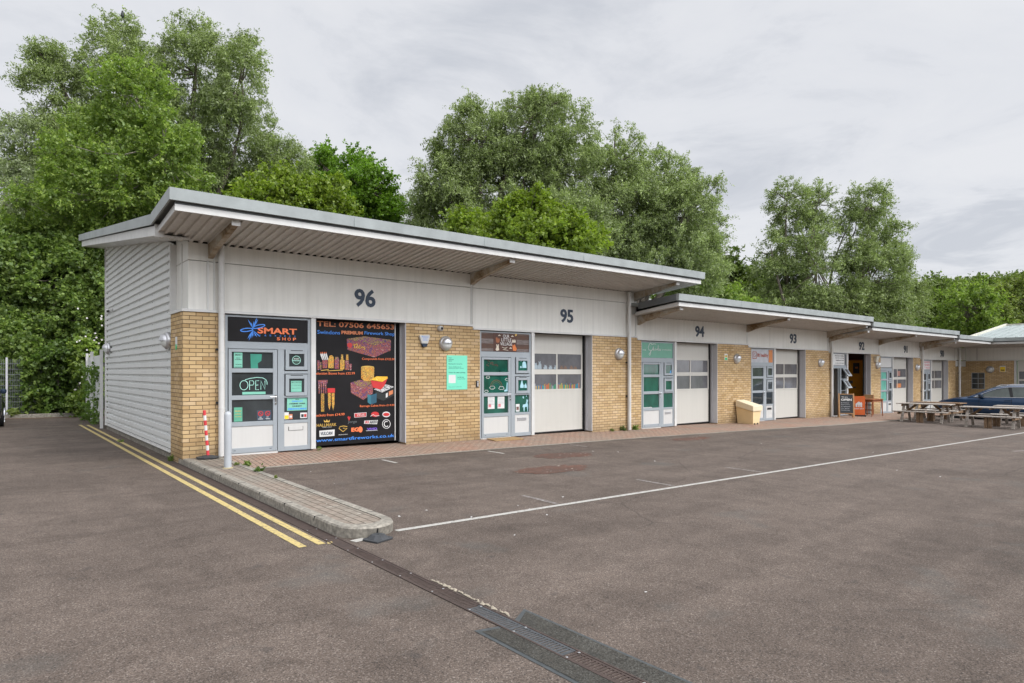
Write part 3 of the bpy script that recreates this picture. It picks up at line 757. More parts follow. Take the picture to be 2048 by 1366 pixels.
    pr_ = corrugated(xa+.1, xb-.1, 0, .162, .036); v = []
    for s_, d_ in pr_: v += [(s_, WOUT+.13, zt-.29-d_), (s_, .029, sf+.034-d_), (s_, .079, sf+.038-d_)]
    mesh_obj('soffit_sheet', v, [(3*i+j, 3*i+3+j, 3*i+4+j, 3*i+1+j) for i in range(len(pr_)-1) for j in range(2)], M['soffit'], root)
    # verges
    for side, x, xin in (('l', xa, xa+.1), ('r', xb, xb-.1)):
        if units[0] == 90 and side == 'r': continue
        if units[0] in (92, 90) and side == 'l': pass
        s1 = 1 if side == 'l' else -1
        MB().prism([(WOUT+.1, zt), (WOUT+.1, zt-.19), (-.28, zb-.18), (-.28, zb+.015)], x, x+s1*.03, 'x').build('verge', M['roofmetal'] if units[0] in (96,) else M['roofend'], root)
        MB().prism([(WOUT+.13, zt-.22), (WOUT+.13, zt-.335), (-.1, sf+.02), (-.1, sf+.1)], xin-s1*.001, xin+s1*.012, 'x').build('soffit_side_trim', M['trim'], root)
    if units[0] == 96:
        x = xa
        MB().prism([(-.26, 4.325), (-.26, 4.14), (10.78, 5.57), (10.78, 5.755)], x+.005, x+.035, 'x').build('rear_verge', M['roofmetal'], root)
        MB().prism([(-.3, 4.12), (-.3, 3.95), (10.5, 5.37), (10.5, 5.53)], x+.06, x+.085, 'x').build('bargeboard', M['trim'], root)
        MB().box(x+.05, x+.2, -.33, -.301, 3.93, 4.15).build('bargeboard_end', M['trim'], root)
        MB().prism([(-.3, 3.95), (10.5, 5.37), (10.5, 5.4), (-.3, 3.98)], x+.086, .06, 'x').build('verge_soffit', M['trim'], root)
        MB().prism([(10.5, 5.37), (10.53, 5.37), (10.53, 5.7), (10.5, 5.7)], x+.06, 13.4, 'x').build('rear_fascia', M['trim'], root)
        # corrugated side wall
        pf = corrugated(.09, 5.42, 0, .16, .042); v = []; ytop = lambda z: max(.99, (z-3.955)/(5.37-3.95)*10.8-.3)
        dent = lambda y, z: 0
        f = []
        ysn = 12
        for s_, d_ in pf:
            a = ytop(s_)
            for q in range(ysn+1):
                y = min(DEPTH, a) + (DEPTH-min(DEPTH, a))*q/ysn
                dd = .05*math.exp(-((y-9.1)/.28)**2-((s_-.45)/.16)**2)
                v.append((.012+d_+dd, y, s_))
        n = ysn+1
        f = [(i*n+q, i*n+q+1, (i+1)*n+q+1, (i+1)*n+q) for i in range(len(pf)-1) for q in range(ysn) ]
        cw = mesh_obj('side_cladding', v, f, M['clad'], root)
        sc = MB()
        for i in range(33):
            z = .09+.16*i+.125
            for y in [1.5+1.5*q for q in range(6)]:
                if z < 3.95 + (y+.3)*.1315-.1: sc.box(.045, .058, y-.008, y+.008, z-.008, z+.008)
        for z in (.09+.16*12+.125, .09+.16*3+.125):
            for y in [1.2+.4*q for q in range(21)]: sc.box(.045, .058, y-.008, y+.008, z+.012, z+.026)
        struct(sc.build('cladding_fixing', M['roofmetal'], cw), 'stuff')
        MB().box(-.004, .03, .97, DEPTH, .02, .075).box(-.02, .0119, .97, DEPTH, .02, .04).build('bottom_drip', M['trim'], cw)
        MB().box(-.012, .04, DEPTH, DEPTH+.06, .0, 5.35).build('corner_trim', M['trim'], root)
        MB().box(.1, .3, .98, DEPTH, -.4, 3.9).build('inner_wall', M['gap'], root)
        MB().box(.03, .2, .98, DEPTH, -.3, -.02).build('plinth', M['concrete'], root)
    # the shell behind: back and side walls so that nothing is hollow
    sh = MB(); X0, X1 = u0['b0']+(.32 if units[0] == 96 else 0.02), u1['b1']-.02
    sh.box(X0, X1, DEPTH-.12, DEPTH, -.8, zt+.9)
    sh.add([(x, y, z) for x in (X1-.08, X1) for y, z in ((.32, -.8), (DEPTH-.13, -.8), (DEPTH-.13, zt+1.0), (.32, zt-.2))], [(0,1,2,3),(4,7,6,5),(0,4,5,1),(1,5,6,2),(2,6,7,3),(3,7,4,0)])
    sh.build('outer_wall', M['fascia'], root)

# open unit 92: interior with an ochre partition
def interior():
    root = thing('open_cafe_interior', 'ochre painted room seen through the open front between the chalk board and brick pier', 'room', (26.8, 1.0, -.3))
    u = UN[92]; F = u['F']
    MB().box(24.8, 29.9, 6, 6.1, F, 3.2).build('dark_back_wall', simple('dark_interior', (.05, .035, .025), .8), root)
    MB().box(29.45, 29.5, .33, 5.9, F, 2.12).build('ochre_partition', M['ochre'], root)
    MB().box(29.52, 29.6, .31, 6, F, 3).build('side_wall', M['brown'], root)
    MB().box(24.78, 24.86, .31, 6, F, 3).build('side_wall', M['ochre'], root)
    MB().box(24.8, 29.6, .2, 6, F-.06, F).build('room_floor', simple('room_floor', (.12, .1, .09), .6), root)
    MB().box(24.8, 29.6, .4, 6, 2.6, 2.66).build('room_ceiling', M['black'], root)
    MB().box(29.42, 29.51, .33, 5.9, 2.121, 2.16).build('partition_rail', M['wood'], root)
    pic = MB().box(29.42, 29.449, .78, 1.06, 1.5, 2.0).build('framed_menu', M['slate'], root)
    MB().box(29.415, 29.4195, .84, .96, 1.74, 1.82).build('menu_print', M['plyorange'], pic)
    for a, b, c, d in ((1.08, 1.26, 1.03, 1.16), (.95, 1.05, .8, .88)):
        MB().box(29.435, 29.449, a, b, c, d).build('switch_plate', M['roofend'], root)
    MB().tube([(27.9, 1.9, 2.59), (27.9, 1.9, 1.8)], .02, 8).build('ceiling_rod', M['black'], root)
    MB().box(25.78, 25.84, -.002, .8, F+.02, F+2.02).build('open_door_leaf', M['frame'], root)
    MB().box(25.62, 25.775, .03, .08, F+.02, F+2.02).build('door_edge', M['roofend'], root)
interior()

# corner link and perpendicular wing
def wing():
    root = thing('workshop_wing', 'brick wing across the far end with a pale sloping metal roof, behind the blue car', 'building', (41.5, 0, -.55))
    xw = 41.5; zt, sf = 3.42, 2.92
    MB().box(xw, xw+.3, -2.27, .6, -1, 2.2).build('brick_pier', M['brick'], root)
    MB().box(39.75, xw, .9, 1.0, -1, 1.88).build('dark_doorway', M['gap'], root)
    MB().box(39.76, xw-.01, .02, .08, 1.88, 2.2).build('door_head_panel', M['trim'], root)
    fa = MB(); fa.box(39.76, xw, .03, .09, 2.25, sf+.03)
    fa.box(xw+.03, xw+.08, -12, .029, 2.25, sf+.03); fa.build('fascia_panel', M['fascia'], root)
    MB().box(xw+.024, xw+.0299, -.53, -.515, 2.25, sf).build('panel_joint', M['gap'], root)
    MB().box(xw-.035, xw+.029, -12, .0, 2.2, 2.245).build('flashing', M['trim'], root)
    MB().box(xw-.01, xw+.2, -2.36, -2.271, -1, 2.2).build('mullion', M['trim'], root)
    MB().box(xw+.26, xw+.28, -2.41, -2.361, -1, 2.2).build('dark_gap', M['gap'], root)
    d = MB(); F = -.55; y1, y0 = -2.41, -4.7; xd = xw+.1
    d.box(xd, xd+.04, y0, y1, F, F+1.17); d.box(xd, xd+.04, y0, y1, F+2.2, F+2.74)
    for a, b in ((1.17, 1.22), (1.63, 1.73), (2.15, 2.2)): d.box(xd-.004, xd+.04, y0, y1, F+a, F+b)
    for z0, z1 in ((1.22, 1.63), (1.73, 2.15)):
        for a in (y0, (y0+y1)/2-.025, y1-.06): d.box(xd-.004, xd+.04, a, a+.06, F+z0, F+z1)
    sh = d.build('shutter_door', M['door'], root)
    for z0, z1 in ((1.22, 1.63), (1.73, 2.15)):
        for a, b in ((y0+.06, (y0+y1)/2-.025), ((y0+y1)/2+.035, y1-.06)): MB().box(xd+.01, xd+.016, a, b, F+z0, F+z1).build('pane', M['g_grey'], sh)
    MB().box(xw, xw+.3, -12, -4.75, -1, 2.2).build('brick_pier', M['brick'], root)
    # six-pane window
    wn = MB(); ya, yb, za, zb = -.91, -.27, .6, 1.53
    for y in (ya, (ya+yb)/2-.012, yb-.024): wn.box(xw-.012, xw+.001, y, y+.024, za, zb)
    for z in (za, za+.3, za+.6, zb-.024):
        wn.box(xw-.014, xw-.0125, ya, yb, z, z+.024)
    w_ = wn.build('window', M['frame'], root); MB().box(xw-.006, xw-.002, ya+.02, yb-.02, za+.02, zb-.02).build('pane', M['g_dark'], w_)
    # canopy
    xo = 39.9
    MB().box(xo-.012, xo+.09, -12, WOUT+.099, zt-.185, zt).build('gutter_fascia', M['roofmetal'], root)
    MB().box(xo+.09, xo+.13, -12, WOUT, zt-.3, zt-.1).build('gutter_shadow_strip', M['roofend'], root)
    MB().box(xo+.07, xo+.13, -12, WOUT+.13, zt-.335, zt-.235).build('soffit_edge_trim', M['trim'], root)
    pf = corrugated(-12, .03, 0, .162, .035); v = []
    for s_, d_ in pf: v += [(xo+.13, s_, zt-.29-d_), (xw+.029, s_, sf+.034-d_)]
    mesh_obj('soffit_sheet', v, [(2*i, 2*i+2, 2*i+3, 2*i+1) for i in range(len(pf)-1)], M['soffit'], root)
    # sloping roof with standing seams
    v = []; y = -12
    rb = MB(); xr, zr = 47.4, 4.5
    rb.add([(x, y_, z) for y_ in (-12, -.42) for x, z in ((xo+.02, zt-.02), (xr, zr), (xr+7, zt), (xr+7, zt-.2), (xo+.02, zt-.12))], [(0,1,6,5),(1,2,7,6),(2,3,8,7),(3,4,9,8),(4,0,5,9),(0,4,3,2,1),(5,6,7,8,9)])
    ro = rb.build('roof', M['rooflight'], root)
    sb = MB(); y = -.9
    while y > -12:
        sb.bar((xo+.1, y, zt+.01), (xr, y, zr+.03), .03, .05); y -= .45
    sb.build('roof_seam', M['rooflight'], ro)
    MB().bar((xo+.1, -.4, zt+.02), (xr+.1, -.4, zr+.05), .12, .14).bar((xr, -.4, zr+.04), (xr, -12, zr+.04), .2, .08).build('ridge_capping', simple('cream_capping', (.55, .53, .44), .5), ro)
    MB().box(39.7, 41.4, WOUT+.1, .4, zt-.06, zt-.03).build('corner_roof', M['roofmetal'], root)
wing()

# ------------------------------------------------------------------ signs and fittings on the walls
def ellipse(cx_, cz_, rx, rz, n=20, a0=0, a1=2*math.pi): return [(cx_+rx*math.cos(a0+(a1-a0)*k/n), cz_+rz*math.sin(a0+(a1-a0)*k/n)) for k in range(n+(a1-a0 < 6.28))]
def ring_poly(name, pts, w, y, m, parent, closed=False, th=.004):
    """a flat stroke along pts in the wall plane"""
    n = len(pts); v = []; 
    for i, p in enumerate(pts):
        a = pts[(i-1) % n] if closed or i > 0 else p; b = pts[(i+1) % n] if closed or i < n-1 else p
        d = Vector((b[0]-a[0], b[1]-a[1])); d = d.normalized() if d.length > 0 else Vector((1, 0)); q = Vector((-d.y, d.x))*w/2
        for yy in (y, y-th):
            v.append((p[0]-q.x, yy, p[1]-q.y)); v.append((p[0]+q.x, yy, p[1]+q.y))
    f = []
    for i in range(n if closed else n-1):
        a, b = i*4, ((i+1) % n)*4
        f += [(a+2, a+3, b+3, b+2), (a, b, b+1, a+1), (a, a+2, b+2, b), (a+1, b+1, b+3, a+3)]
    if not closed: f += [(0, 1, 3, 2), (n*4-4, n*4-2, n*4-1, n*4-3)]
    return mesh_obj(name, v, f, m, parent)
# --- unit 96 transom sign
t = thing('shop_sign', 'black fireworks shop sign over the unit 96 door, blue starburst and orange lettering', 'sign', (1.5, .05, 2.17))
MB().box(.775, 2.33, .035, .05, 2.17, 2.635).build('board', M['signblack'], t)
yb = .034
text('lettering', 'SMART', 1.345, 2.125, 2.335, 2.455, yb, M['orange'], t, .03)
for k_, ch_ in enumerate('FIREWORKS'): text('letter', ch_, 1.29+.097*k_, 1.29+.097*k_+(.03 if ch_ != 'I' else .008), 2.283, 2.316, yb, M['blue'], t)
for ch_, a_ in zip('SHOP', (1.72, 1.83, 1.935, 2.045)): text('letter', ch_, a_, a_+.065, 2.212, 2.272, yb, M['orange'], t, .02)
cx0, cz0 = 1.255, 2.44
ring_poly('starburst_loop', [(cx0+(.115+.115*math.cos(a))*1.0, cz0+.03*math.sin(a)+.03*(1+math.cos(a))) for a in [k*.3142 for k in range(20)]], .018, yb, M['blue'], t, True)
ring_poly('starburst_loop', [(cx0-(.115+.115*math.cos(a))*1.0, cz0-.03+.03*math.sin(a)-.015*(1+math.cos(a))) for a in [k*.3142 for k in range(20)]], .018, yb, M['blue'], t, True)
for a, r in ((118, .2), (108, .13), (82, .15), (70, .26), (62, .22), (250, .22), (240, .2), (262, .16), (300, .16), (318, .2), (272, .13)):
    c_, s_ = math.cos(R(a)), math.sin(R(a)); z_ = cz0 - (.015 if a < 180 else .045)
    poly('starburst_ray', [(cx0, z_), (cx0+c_*r*.6-s_*.01, z_+s_*r*.6+c_*.01), (cx0+c_*r, z_+s_*r), (cx0+c_*r*.6+s_*.01, z_+s_*r*.6-c_*.01)], yb-.001, M['blue'], t, .002)
# --- unit 96 door contents
t = thing('neon_sign', 'unlit mint coloured OPEN tube sign behind the middle pane of the unit 96 door', 'sign', (1.2, .04, 1.2))
yn = .04
ring_poly('tube_letter', ellipse(1.09, 1.325, .075, .09, 22), .0105, yn, M['mintglow'], t, True)
ring_poly('tube_letter', [(1.195, 1.235), (1.195, 1.41), (1.255, 1.41), (1.275, 1.385), (1.275, 1.35), (1.255, 1.325), (1.2, 1.325)], .0105, yn, M['mintglow'], t)
ring_poly('tube_letter', [(1.375, 1.235), (1.31, 1.235), (1.31, 1.41), (1.375, 1.41)], .0105, yn, M['mintglow'], t)
ring_poly('tube_letter', [(1.312, 1.325), (1.36, 1.325)], .0105, yn, M['mintglow'], t)
ring_poly('tube_letter', [(1.41, 1.235), (1.41, 1.41), (1.49, 1.235), (1.49, 1.41)], .0105, yn, M['mintglow'], t)
ring_poly('tube_arc', [(1.11, 1.43), (1.2, 1.455), (1.33, 1.475), (1.45, 1.465), (1.505, 1.43), (1.53, 1.38), (1.53, 1.33)], .0105, yn, M['mintglow'], t)
rect('base_strip', 1.06, 1.5, 1.145, 1.195, yn, M['mint'], t, .002)
def notice(label, x0, x1, z0, z1, y, m, lines=(), inkm='ink', head=None, cat='notice', group=None):
    t = thing('paper_notice', label, cat, ((x0+x1)/2, y, z0), group)
    MB().box(x0, x1, y-.002, y, z0, z1).build('sheet', m, t)
    for a, b, fx0, fx1, s_ in lines:
        w, h = x1-x0, z1-z0
        text('print', s_, x0+fx0*w, x0+fx1*w, z0+a*h, z0+b*h, y-.0025, M[inkm], t, .02, 0, .001)
    return t
notice('mint paper headed SMART in the top left of the unit 96 door glass', .905, 1.06, 1.665, 1.955, .04, M['mint'],
       [(.78, .9, .1, .92, 'SMART'), (.6, .66, .25, .75, 'OPEN BY'), (.5, .56, .08, .92, 'APPOINTMENT'), (.18, .24, .1, .92, 'YOUR WORKS'), (.02, .07, .1, .9, 'NIGHT PARTIES')])
q = tag(poly('window_ghost_poster', [(1.22, 1.65), (1.21, 1.93), (1.43, 1.93), (1.42, 1.8), (1.35, 1.75), (1.36, 1.65)], .0405, simple('dark_mint_card', (.03, .24, .17), .5), None, .001), 'dark green card seen behind the top pane of the unit 96 door', 'card')
notice('green leaflet in the bottom left of the unit 96 door glass', .905, 1.06, .63, .9, .04, simple('green_leaflet', (.1, .36, .24), .6), [(.7, .8, .1, .9, 'Order'), (.5, .58, .1, .8, 'online'), (.3, .38, .15, .9, 'today')], 'gold')
t = thing('warning_sticker', 'dark sticker with two red no smoking and no vaping rings on the unit 96 door', 'sticker', (1.5, .04, .65))
MB().box(1.335, 1.615, .038, .04, .635, .83).build('sheet', simple('dark_blue_card', (.04, .06, .09), .5), t)
for x in (1.405, 1.54):
    ring_poly('red_ring', ellipse(x, .765, .045, .042, 16), .013, .0375, M['red'], t, True)
    MB().bar((x-.03, .036, .79), (x+.03, .036, .74), .002, .01).build('red_bar', M['red'], t)
text('print', 'NO', 1.385, 1.425, .685, .703, .0375, M['paper'], t, .03); text('print', 'NO', 1.52, 1.56, .685, .703, .0375, M['paper'], t, .03)
text('print', 'SMOKING', 1.36, 1.45, .65, .67, .0375, M['paper'], t, .03); text('print', 'VAPING', 1.5, 1.59, .65, .67, .0375, M['paper'], t, .03)
t = thing('round_sticker', 'round green ringed fireworks sticker in the upper side window of unit 96', 'sticker', (2.1, .018, 1.8))
yy = .0185
poly('disc', ellipse(2.11, 1.82, .088, .088, 24), yy, simple('dark_disc', (.02, .05, .035), .5), t, .001)
ring_poly('ring', ellipse(2.11, 1.82, .084, .084, 26), .008, yy-.001, M['mintglow'], t, True, .001)
text('print', 'British', 2.06, 2.16, 1.835, 1.86, yy-.001, M['paper'], t, .02, 0, .001); text('print', 'Fireworks', 2.035, 2.185, 1.8, 1.825, yy-.001, M['mintglow'], t, .02, 0, .001)
notice('mint notice in the lower side window of unit 96', 2.0, 2.215, 1.18, 1.4, .0185, M['mint'], [(.84, .93, .05, .95, 'SMART FIREWORKS'), (.68, .74, .1, .9, 'all items are kept'), (.54, .6, .05, .95, 'in a locked store'), (.3, .36, .1, .9, 'please ring the bell')])
notice('mint sign reading ALL DISPLAY ITEMS ARE DUMMY FIREWORKS beside the unit 96 door', 1.93, 2.345, .8, 1.055, .049, M['mint'],
       [(.84, .95, .4, .6, 'ALL')], 'ink')
t2 = bpy.data.objects['paper_notice.003'] if 'paper_notice.003' in bpy.data.objects else t
for s_, a, b, c_, d_, m_ in (('DISPLAY', 2.03, 2.26, .975, 1.0, 'blue'), ('ITEMS ARE', 1.98, 2.3, .925, .952, 'ink'), ('DUMMY', 2.04, 2.24, .875, .902, 'ink'), ('FIREWORKS', 1.95, 2.33, .815, .85, 'blue')):
    text('print', s_, a, b, c_, d_, .0465, M[m_], t2, .04, 0, .001)
t = notice('yellow and white warning label at the foot of the unit 96 side glass', 1.875, 1.965, .63, .77, .049, M['paper']); rect('yellow_block', 1.88, 1.96, .635, .71, .0465, M['yellow'], t, .001)
t = notice('small orange label beside the yellow warning label, unit 96', 1.97, 2.04, .63, .73, .049, simple('peach_label', (.6, .22, .12), .6)); rect('print_block', 1.98, 2.03, .66, .7, .0465, M['paper'], t, .001)
t = notice('small white label at the lower right of the unit 96 side glass', 2.2, 2.345, .64, .75, .049, M['paper']); rect('print_block', 2.22, 2.27, .66, .72, .0465, M['ink'], t, .001); rect('print_block', 2.28, 2.33, .66, .72, .0465, M['red'], t, .001)

# --- the big poster in the unit 96 opening
def poster():
    t = thing('fireworks_poster', 'tall black fireworks poster filling the unit 96 opening, orange phone number at the top', 'poster', (3.5, .2, .03))
    y = .2
    MB().box(2.512, 4.44, y, y+.015, .03, 2.685).build('board', M['signblack'], t)
    MB().box(4.441, 4.46, y-.01, y+.02, .03, 2.68).build('edge_strip', M['trim'], t)
    # poster coordinates: px of the photograph detail (97..838 wide, 80..1240 high)
    def X(p): return 2.60 + (p-97)/741*1.885 - .045 + 0.0
    def xr(p, v=0):   # perspective: convert picture column to the wall coordinate
        u = 610 + p/4.554; a = (u-1024)/1312.; c, s = math.cos(PHI), math.sin(PHI)
        tt = (y-CAM[1])/(s-a*c); return CAM[0] + tt*(c+a*s), tt
    def P(p, q):
        x, tt = xr(p); v = 620 + q/4.554; return (x, CAM[2] + tt*(YH-v)/1312.)
    def box(p0, p1, q0, q1):
        a, b = P(p0, (q0+q1)/2)[0], P(p1, (q0+q1)/2)[0]; pm = (p0+p1)/2
        return a, b, P(pm, q1)[1], P(pm, q0)[1]
    k = [0]
    def T(s, p0, p1, q0, q1, m, bold=.004, shear=0):
        a, b, c_, d_ = box(p0, p1, q0, q1); text('lettering', s, a, b, c_, d_, y-.0085, M[m], t, bold, shear)
    def PG(name, pts, m, lift=0.0):
        k[0] += 1; return poly(name, [P(*p) for p in pts], y-.0005*(k[0] % 5)-lift, M[m] if isinstance(m, str) else m, t, .0015)
    T('TEL: 07506 645653', 107, 810, 101+15, 178-15, 'dorange', .018)
    T('Swindons', 110, 317, 182+5, 222-2, 'blue'); T('PREMIUM', 330, 524, 190+2, 226-3, 'dorange', .04); T('Firework Shop', 540, 815, 196+3, 240-3, 'blue')
    # long compound box
    PG('picture_box_top', [(380, 262), (545, 240), (782, 272), (635, 322)], 'fire2'); PG('picture_box_front', [(380, 264), (635, 322), (632, 432), (386, 362)], 'fire1'); PG('picture_box_side', [(635, 322), (782, 274), (780, 368), (632, 432)], 'fire1')
    ring_poly('picture_scrawl', [P(*p) for p in [(455, 350), (445, 320), (470, 308), (478, 325), (462, 340), (480, 348), (500, 318), (495, 355), (520, 335), (545, 350), (540, 362)]], .012, y-.006, M['yellow'], t)
    PG('picture_roundel', [(385+22*math.cos(a)+22, 322+24*math.sin(a)) for a in [k_*.52 for k_ in range(12)]], 'red', .003)
    T('Compounds from £125.00', 518, 815, 436, 461, 'orange')
    # selection of small rockets and tubs
    for a, b, c_, d_, m_ in ((112, 132, 460, 545, 'fire1'), (134, 150, 475, 545, 'fire2'), (158, 205, 455, 530, 'fire1'), (210, 262, 440, 530, 'fire3'), (268, 310, 450, 535, 'fire1'), (318, 360, 455, 540, 'fire3'), (366, 400, 460, 545, 'fire1'), (404, 424, 490, 548, 'fire1')):
        PG('picture_tub', [(a, c_), (b, c_), (b-2, d_), (a+2, d_)], m_)
    for a in (145, 160, 176, 192): PG('picture_rocket', [(a, 392), (a-6, 405), (a+12, 455), (a+20, 452), (a+6, 400)], 'paper'); PG('picture_rocket_tip', [(a, 380), (a-6, 395), (a+5, 398)], 'orange')
    for a in (330, 376): PG('picture_neck', [(a, 405), (a+16, 405), (a+20, 455), (a-4, 455)], 'fire3')
    PG('picture_dome', [(215, 440), (222, 418), (240, 412), (255, 418), (262, 440)], 'fire3'); PG('picture_dome', [(270, 450), (278, 428), (300, 428), (310, 450)], 'fire2')
    PG('picture_stick', [(145, 548), (215, 540), (215, 546), (145, 554)], 'gold'); PG('picture_stick', [(205, 552), (345, 543), (345, 549), (205, 557)], 'gold')
    T('election Boxes from £32.99', 99, 452, 566, 588, 'orange')
    # cakes
    PG('picture_drum_top', ellipse(570, 522, 60, 14, 16), 'gold'); PG('picture_drum', [(511, 522), (630, 522), (628, 615), (600, 650), (540, 648), (511, 620)], 'fire3')
    PG('picture_cake_top', [(415, 662), (500, 636), (612, 660), (530, 712)], 'fire2'); PG('picture_cake_front', [(415, 664), (530, 712), (530, 818), (418, 752)], 'fire1'); PG('picture_cake_side', [(530, 712), (618, 664), (618, 760), (530, 818)], 'fire1')
    PG('picture_check_top', [(625, 722), (740, 676), (812, 700), (700, 752)], 'check', .002); PG('picture_check_front', [(640, 738), (712, 764), (712, 826), (640, 796)], 'ink', .003); PG('picture_check_side', [(712, 764), (812, 706), (810, 778), (712, 826)], 'ink', .003)
    PG('picture_label', [(762, 742), (800, 728), (800, 762), (762, 782)], 'dorange', .006)
    PG('picture_label', [(735, 762), (752, 752), (752, 790), (735, 800)], 'paper', .006)
    PG('picture_tray', [(596, 640), (700, 655), (752, 618), (722, 690), (690, 726), (618, 706)], 'red', .004); PG('picture_popcorn', [(596, 636), (650, 604), (750, 606), (752, 622), (702, 654)], 'pop', .006)
    PG('picture_blue_box', [(566, 768), (600, 775), (598, 862), (570, 842)], simple('teal_print', (.03, .15, .2), .5), .004); PG('picture_blue_box', [(600, 775), (652, 758), (650, 842), (598, 862)], simple('dark_teal_print', (.02, .09, .14), .5), .005)
    T('Barrage Cakes from £14.00', 498, 815, 861, 884, 'orange')
    # rockets
    PG('picture_header', [(118, 640), (206, 636), (204, 668), (120, 668)], 'fire1')
    for a in (128, 148, 168, 188): PG('picture_rocket', [(a-7, 668), (a+7, 668), (a+6, 760), (a-3, 760)], 'fire1')
    for a in (150, 160, 170): PG('picture_stick', [(a-4, 762), (a+4, 762), (a+3, 925), (a-3, 925)], 'fire3')
    PG('picture_header', [(205, 712), (272, 712), (272, 752), (205, 754)], 'red')
    for a in (222, 256): PG('picture_rocket', [(a-14, 756), (a+12, 756), (a+12, 860), (a, 915), (a-12, 860)], 'fire3', .001)
    T('ockets from £14.99', 99, 358, 942, 966, 'orange')
    # row of makers' marks
    PG('mark', [(448, 940), (560, 932), (558, 972), (450, 980)], 'paper'); PG('mark', [(452, 944), (556, 936), (554, 968), (454, 976)], 'red', .003); T('ZEUS', 470, 540, 945, 965, 'paper')
    PG('mark', [(638+36*math.cos(a), 950+24*math.sin(a)) for a in [k_*.52 for k_ in range(12)]], 'red'); ring_poly('mark', [P(595, 968), P(620, 952), P(640, 966), P(675, 962)], .012, y-.004, M['paper'], t)
    PG('mark', [(740+36*math.cos(a), 951+26*math.sin(a)) for a in [k_*.52 for k_ in range(12)]], 'paper'); PG('mark', [(740+30*math.cos(a), 951+16*math.sin(a)) for a in [k_*.52 for k_ in range(12)]], 'red', .003)
    PG('mark', [(386, 975), (400, 966), (400, 990), (408, 968), (414, 975), (402, 1010)], 'red'); T('Jorge', 388, 470, 1005, 1035, 'roofend', .01)
    PG('mark', [(540, 1008), (664, 1002), (655, 1040), (538, 1036)], 'paper'); T('RI', 545, 582, 1010, 1032, 'red', .03, .2); T('AKEO', 584, 656, 1008, 1032, 'ink', .03, .2)
    ring_poly('mark', [P(740+36*math.cos(a), 1038+40*math.sin(a)) for a in [k_*.35 for k_ in range(18)]], .012, y-.003, M['paper'], t, True)
    ring_poly('mark', [P(740+20*math.cos(a), 1038+24*math.sin(a)) for a in [.7+k_*.35 for k_ in range(14)]], .018, y-.003, M['paper'], t)
    T('HALLMARK', 104, 285, 1033, 1060, 'gold'); PG('mark', [(175, 1022), (170, 1000), (187, 1014), (198, 996), (210, 1013), (226, 998), (222, 1022)], 'gold')
    ring_poly('mark', [P(*p) for p in [(384, 1062), (350, 1056), (318, 1062), (308, 1078), (345, 1108), (382, 1078), (345, 1076)]], .014, y-.003, M['gold'], t)
    T('EG', 420, 490, 1070, 1108, 'orange', .05); PG('mark', [(505+19*math.cos(a), 1088+28*math.sin(a)) for a in [k_*.52 for k_ in range(12)]], 'orange')
    T('VIVID', 562, 655, 1072, 1094, 'purple', .05); PG('mark', [(556, 1098), (660, 1092), (660, 1096), (556, 1102)], 'paper')
    PG('mark', [(130, 1100), (270, 1088), (268, 1146), (132, 1156)], 'paper'); T('VULCAN', 142, 250, 1108, 1138, 'navy', .02, .2)
    T('FIREWORKS', 305, 388, 1130, 1138, 'paper', .0); T('FIREWORKS', 158, 240, 1064, 1070, 'paper', 0)
    T('www.smartfireworks.co.uk', 101, 812, 1150, 1180, 'blue', .006)
poster()

# --- unit 95
def at95(p, q, y=.035):
    u = 940 + p/4.878; v = 620 + q/4.878; a = (u-1024)/1312.; c, s = math.cos(PHI), math.sin(PHI)
    tt = (y-CAM[1])/(s-a*c); return (CAM[0] + tt*(c+a*s), CAM[2] + tt*(YH-v)/1312.)
t = thing('shop_sign', 'wooden plank sign with OUR LITTLE VILLAGE on a brown panel, over the unit 95 door', 'sign', (7.5, .05, 2.1))
MB().box(6.72, 8.3, .036, .05, 2.1, 2.56).build('planks', M['plank'], t)
MB().box(7.13, 7.88, .031, .0355, 2.1, 2.555).build('centre_panel', M['brown'], t)
for s_, a in (('OUR', (321, 382, 240, 272)), ('LITTLE', (305, 402, 277, 308)), ('VILLAGE', (295, 410, 315, 347))):
    p0, p1, q0, q1 = a; x0, x1 = at95(p0, q0)[0], at95(p1, q0)[0]; zm = at95((p0+p1)/2, q1)[1], at95((p0+p1)/2, q0)[1]
    text('lettering', s_, x0, x1, zm[0], zm[1], .0305, M['paper'], t, .0)
def pg95(name, pts, m, y=.0305, par=None): return poly(name, [at95(a, b) for a, b in pts], y, m, par or t, .0015)
fox = simple('fox_orange', (.6, .17, .04), .6); cream = simple('cream_print', (.62, .55, .45), .6)
pg95('moon', [(432, 228), (446, 222), (458, 235), (452, 252), (436, 256), (442, 244)], M['gold'])
for x, y in ((285, 248), (412, 256), (395, 372)): pg95('cloud', [(x-14, y+5), (x-8, y-3), (x, y-8), (x+8, y-3), (x+14, y+5)], cream)
pg95('squirrel', [(250, 272), (262, 264), (272, 280), (284, 276), (290, 290), (282, 318), (262, 320), (252, 305)], simple('squirrel_brown', (.3, .1, .04), .6))
pg95('rabbit', [(256, 335), (262, 334), (268, 352), (274, 334), (280, 336), (278, 362), (284, 392), (258, 398), (248, 385), (258, 362)], cream)
pg95('fox', [(414, 336), (424, 346), (436, 334), (442, 352), (456, 380), (446, 400), (420, 396), (414, 362)], fox)
for x in (418, 436): pg95('little_house', [(x-8, 318), (x-8, 300), (x, 286), (x+8, 300), (x+8, 318)], cream, .0302)
ring_poly('path_line', [at95(*p) for p in [(310, 362), (335, 372), (365, 362), (345, 380), (318, 385), (372, 394)]], .012, .0305, cream, t)
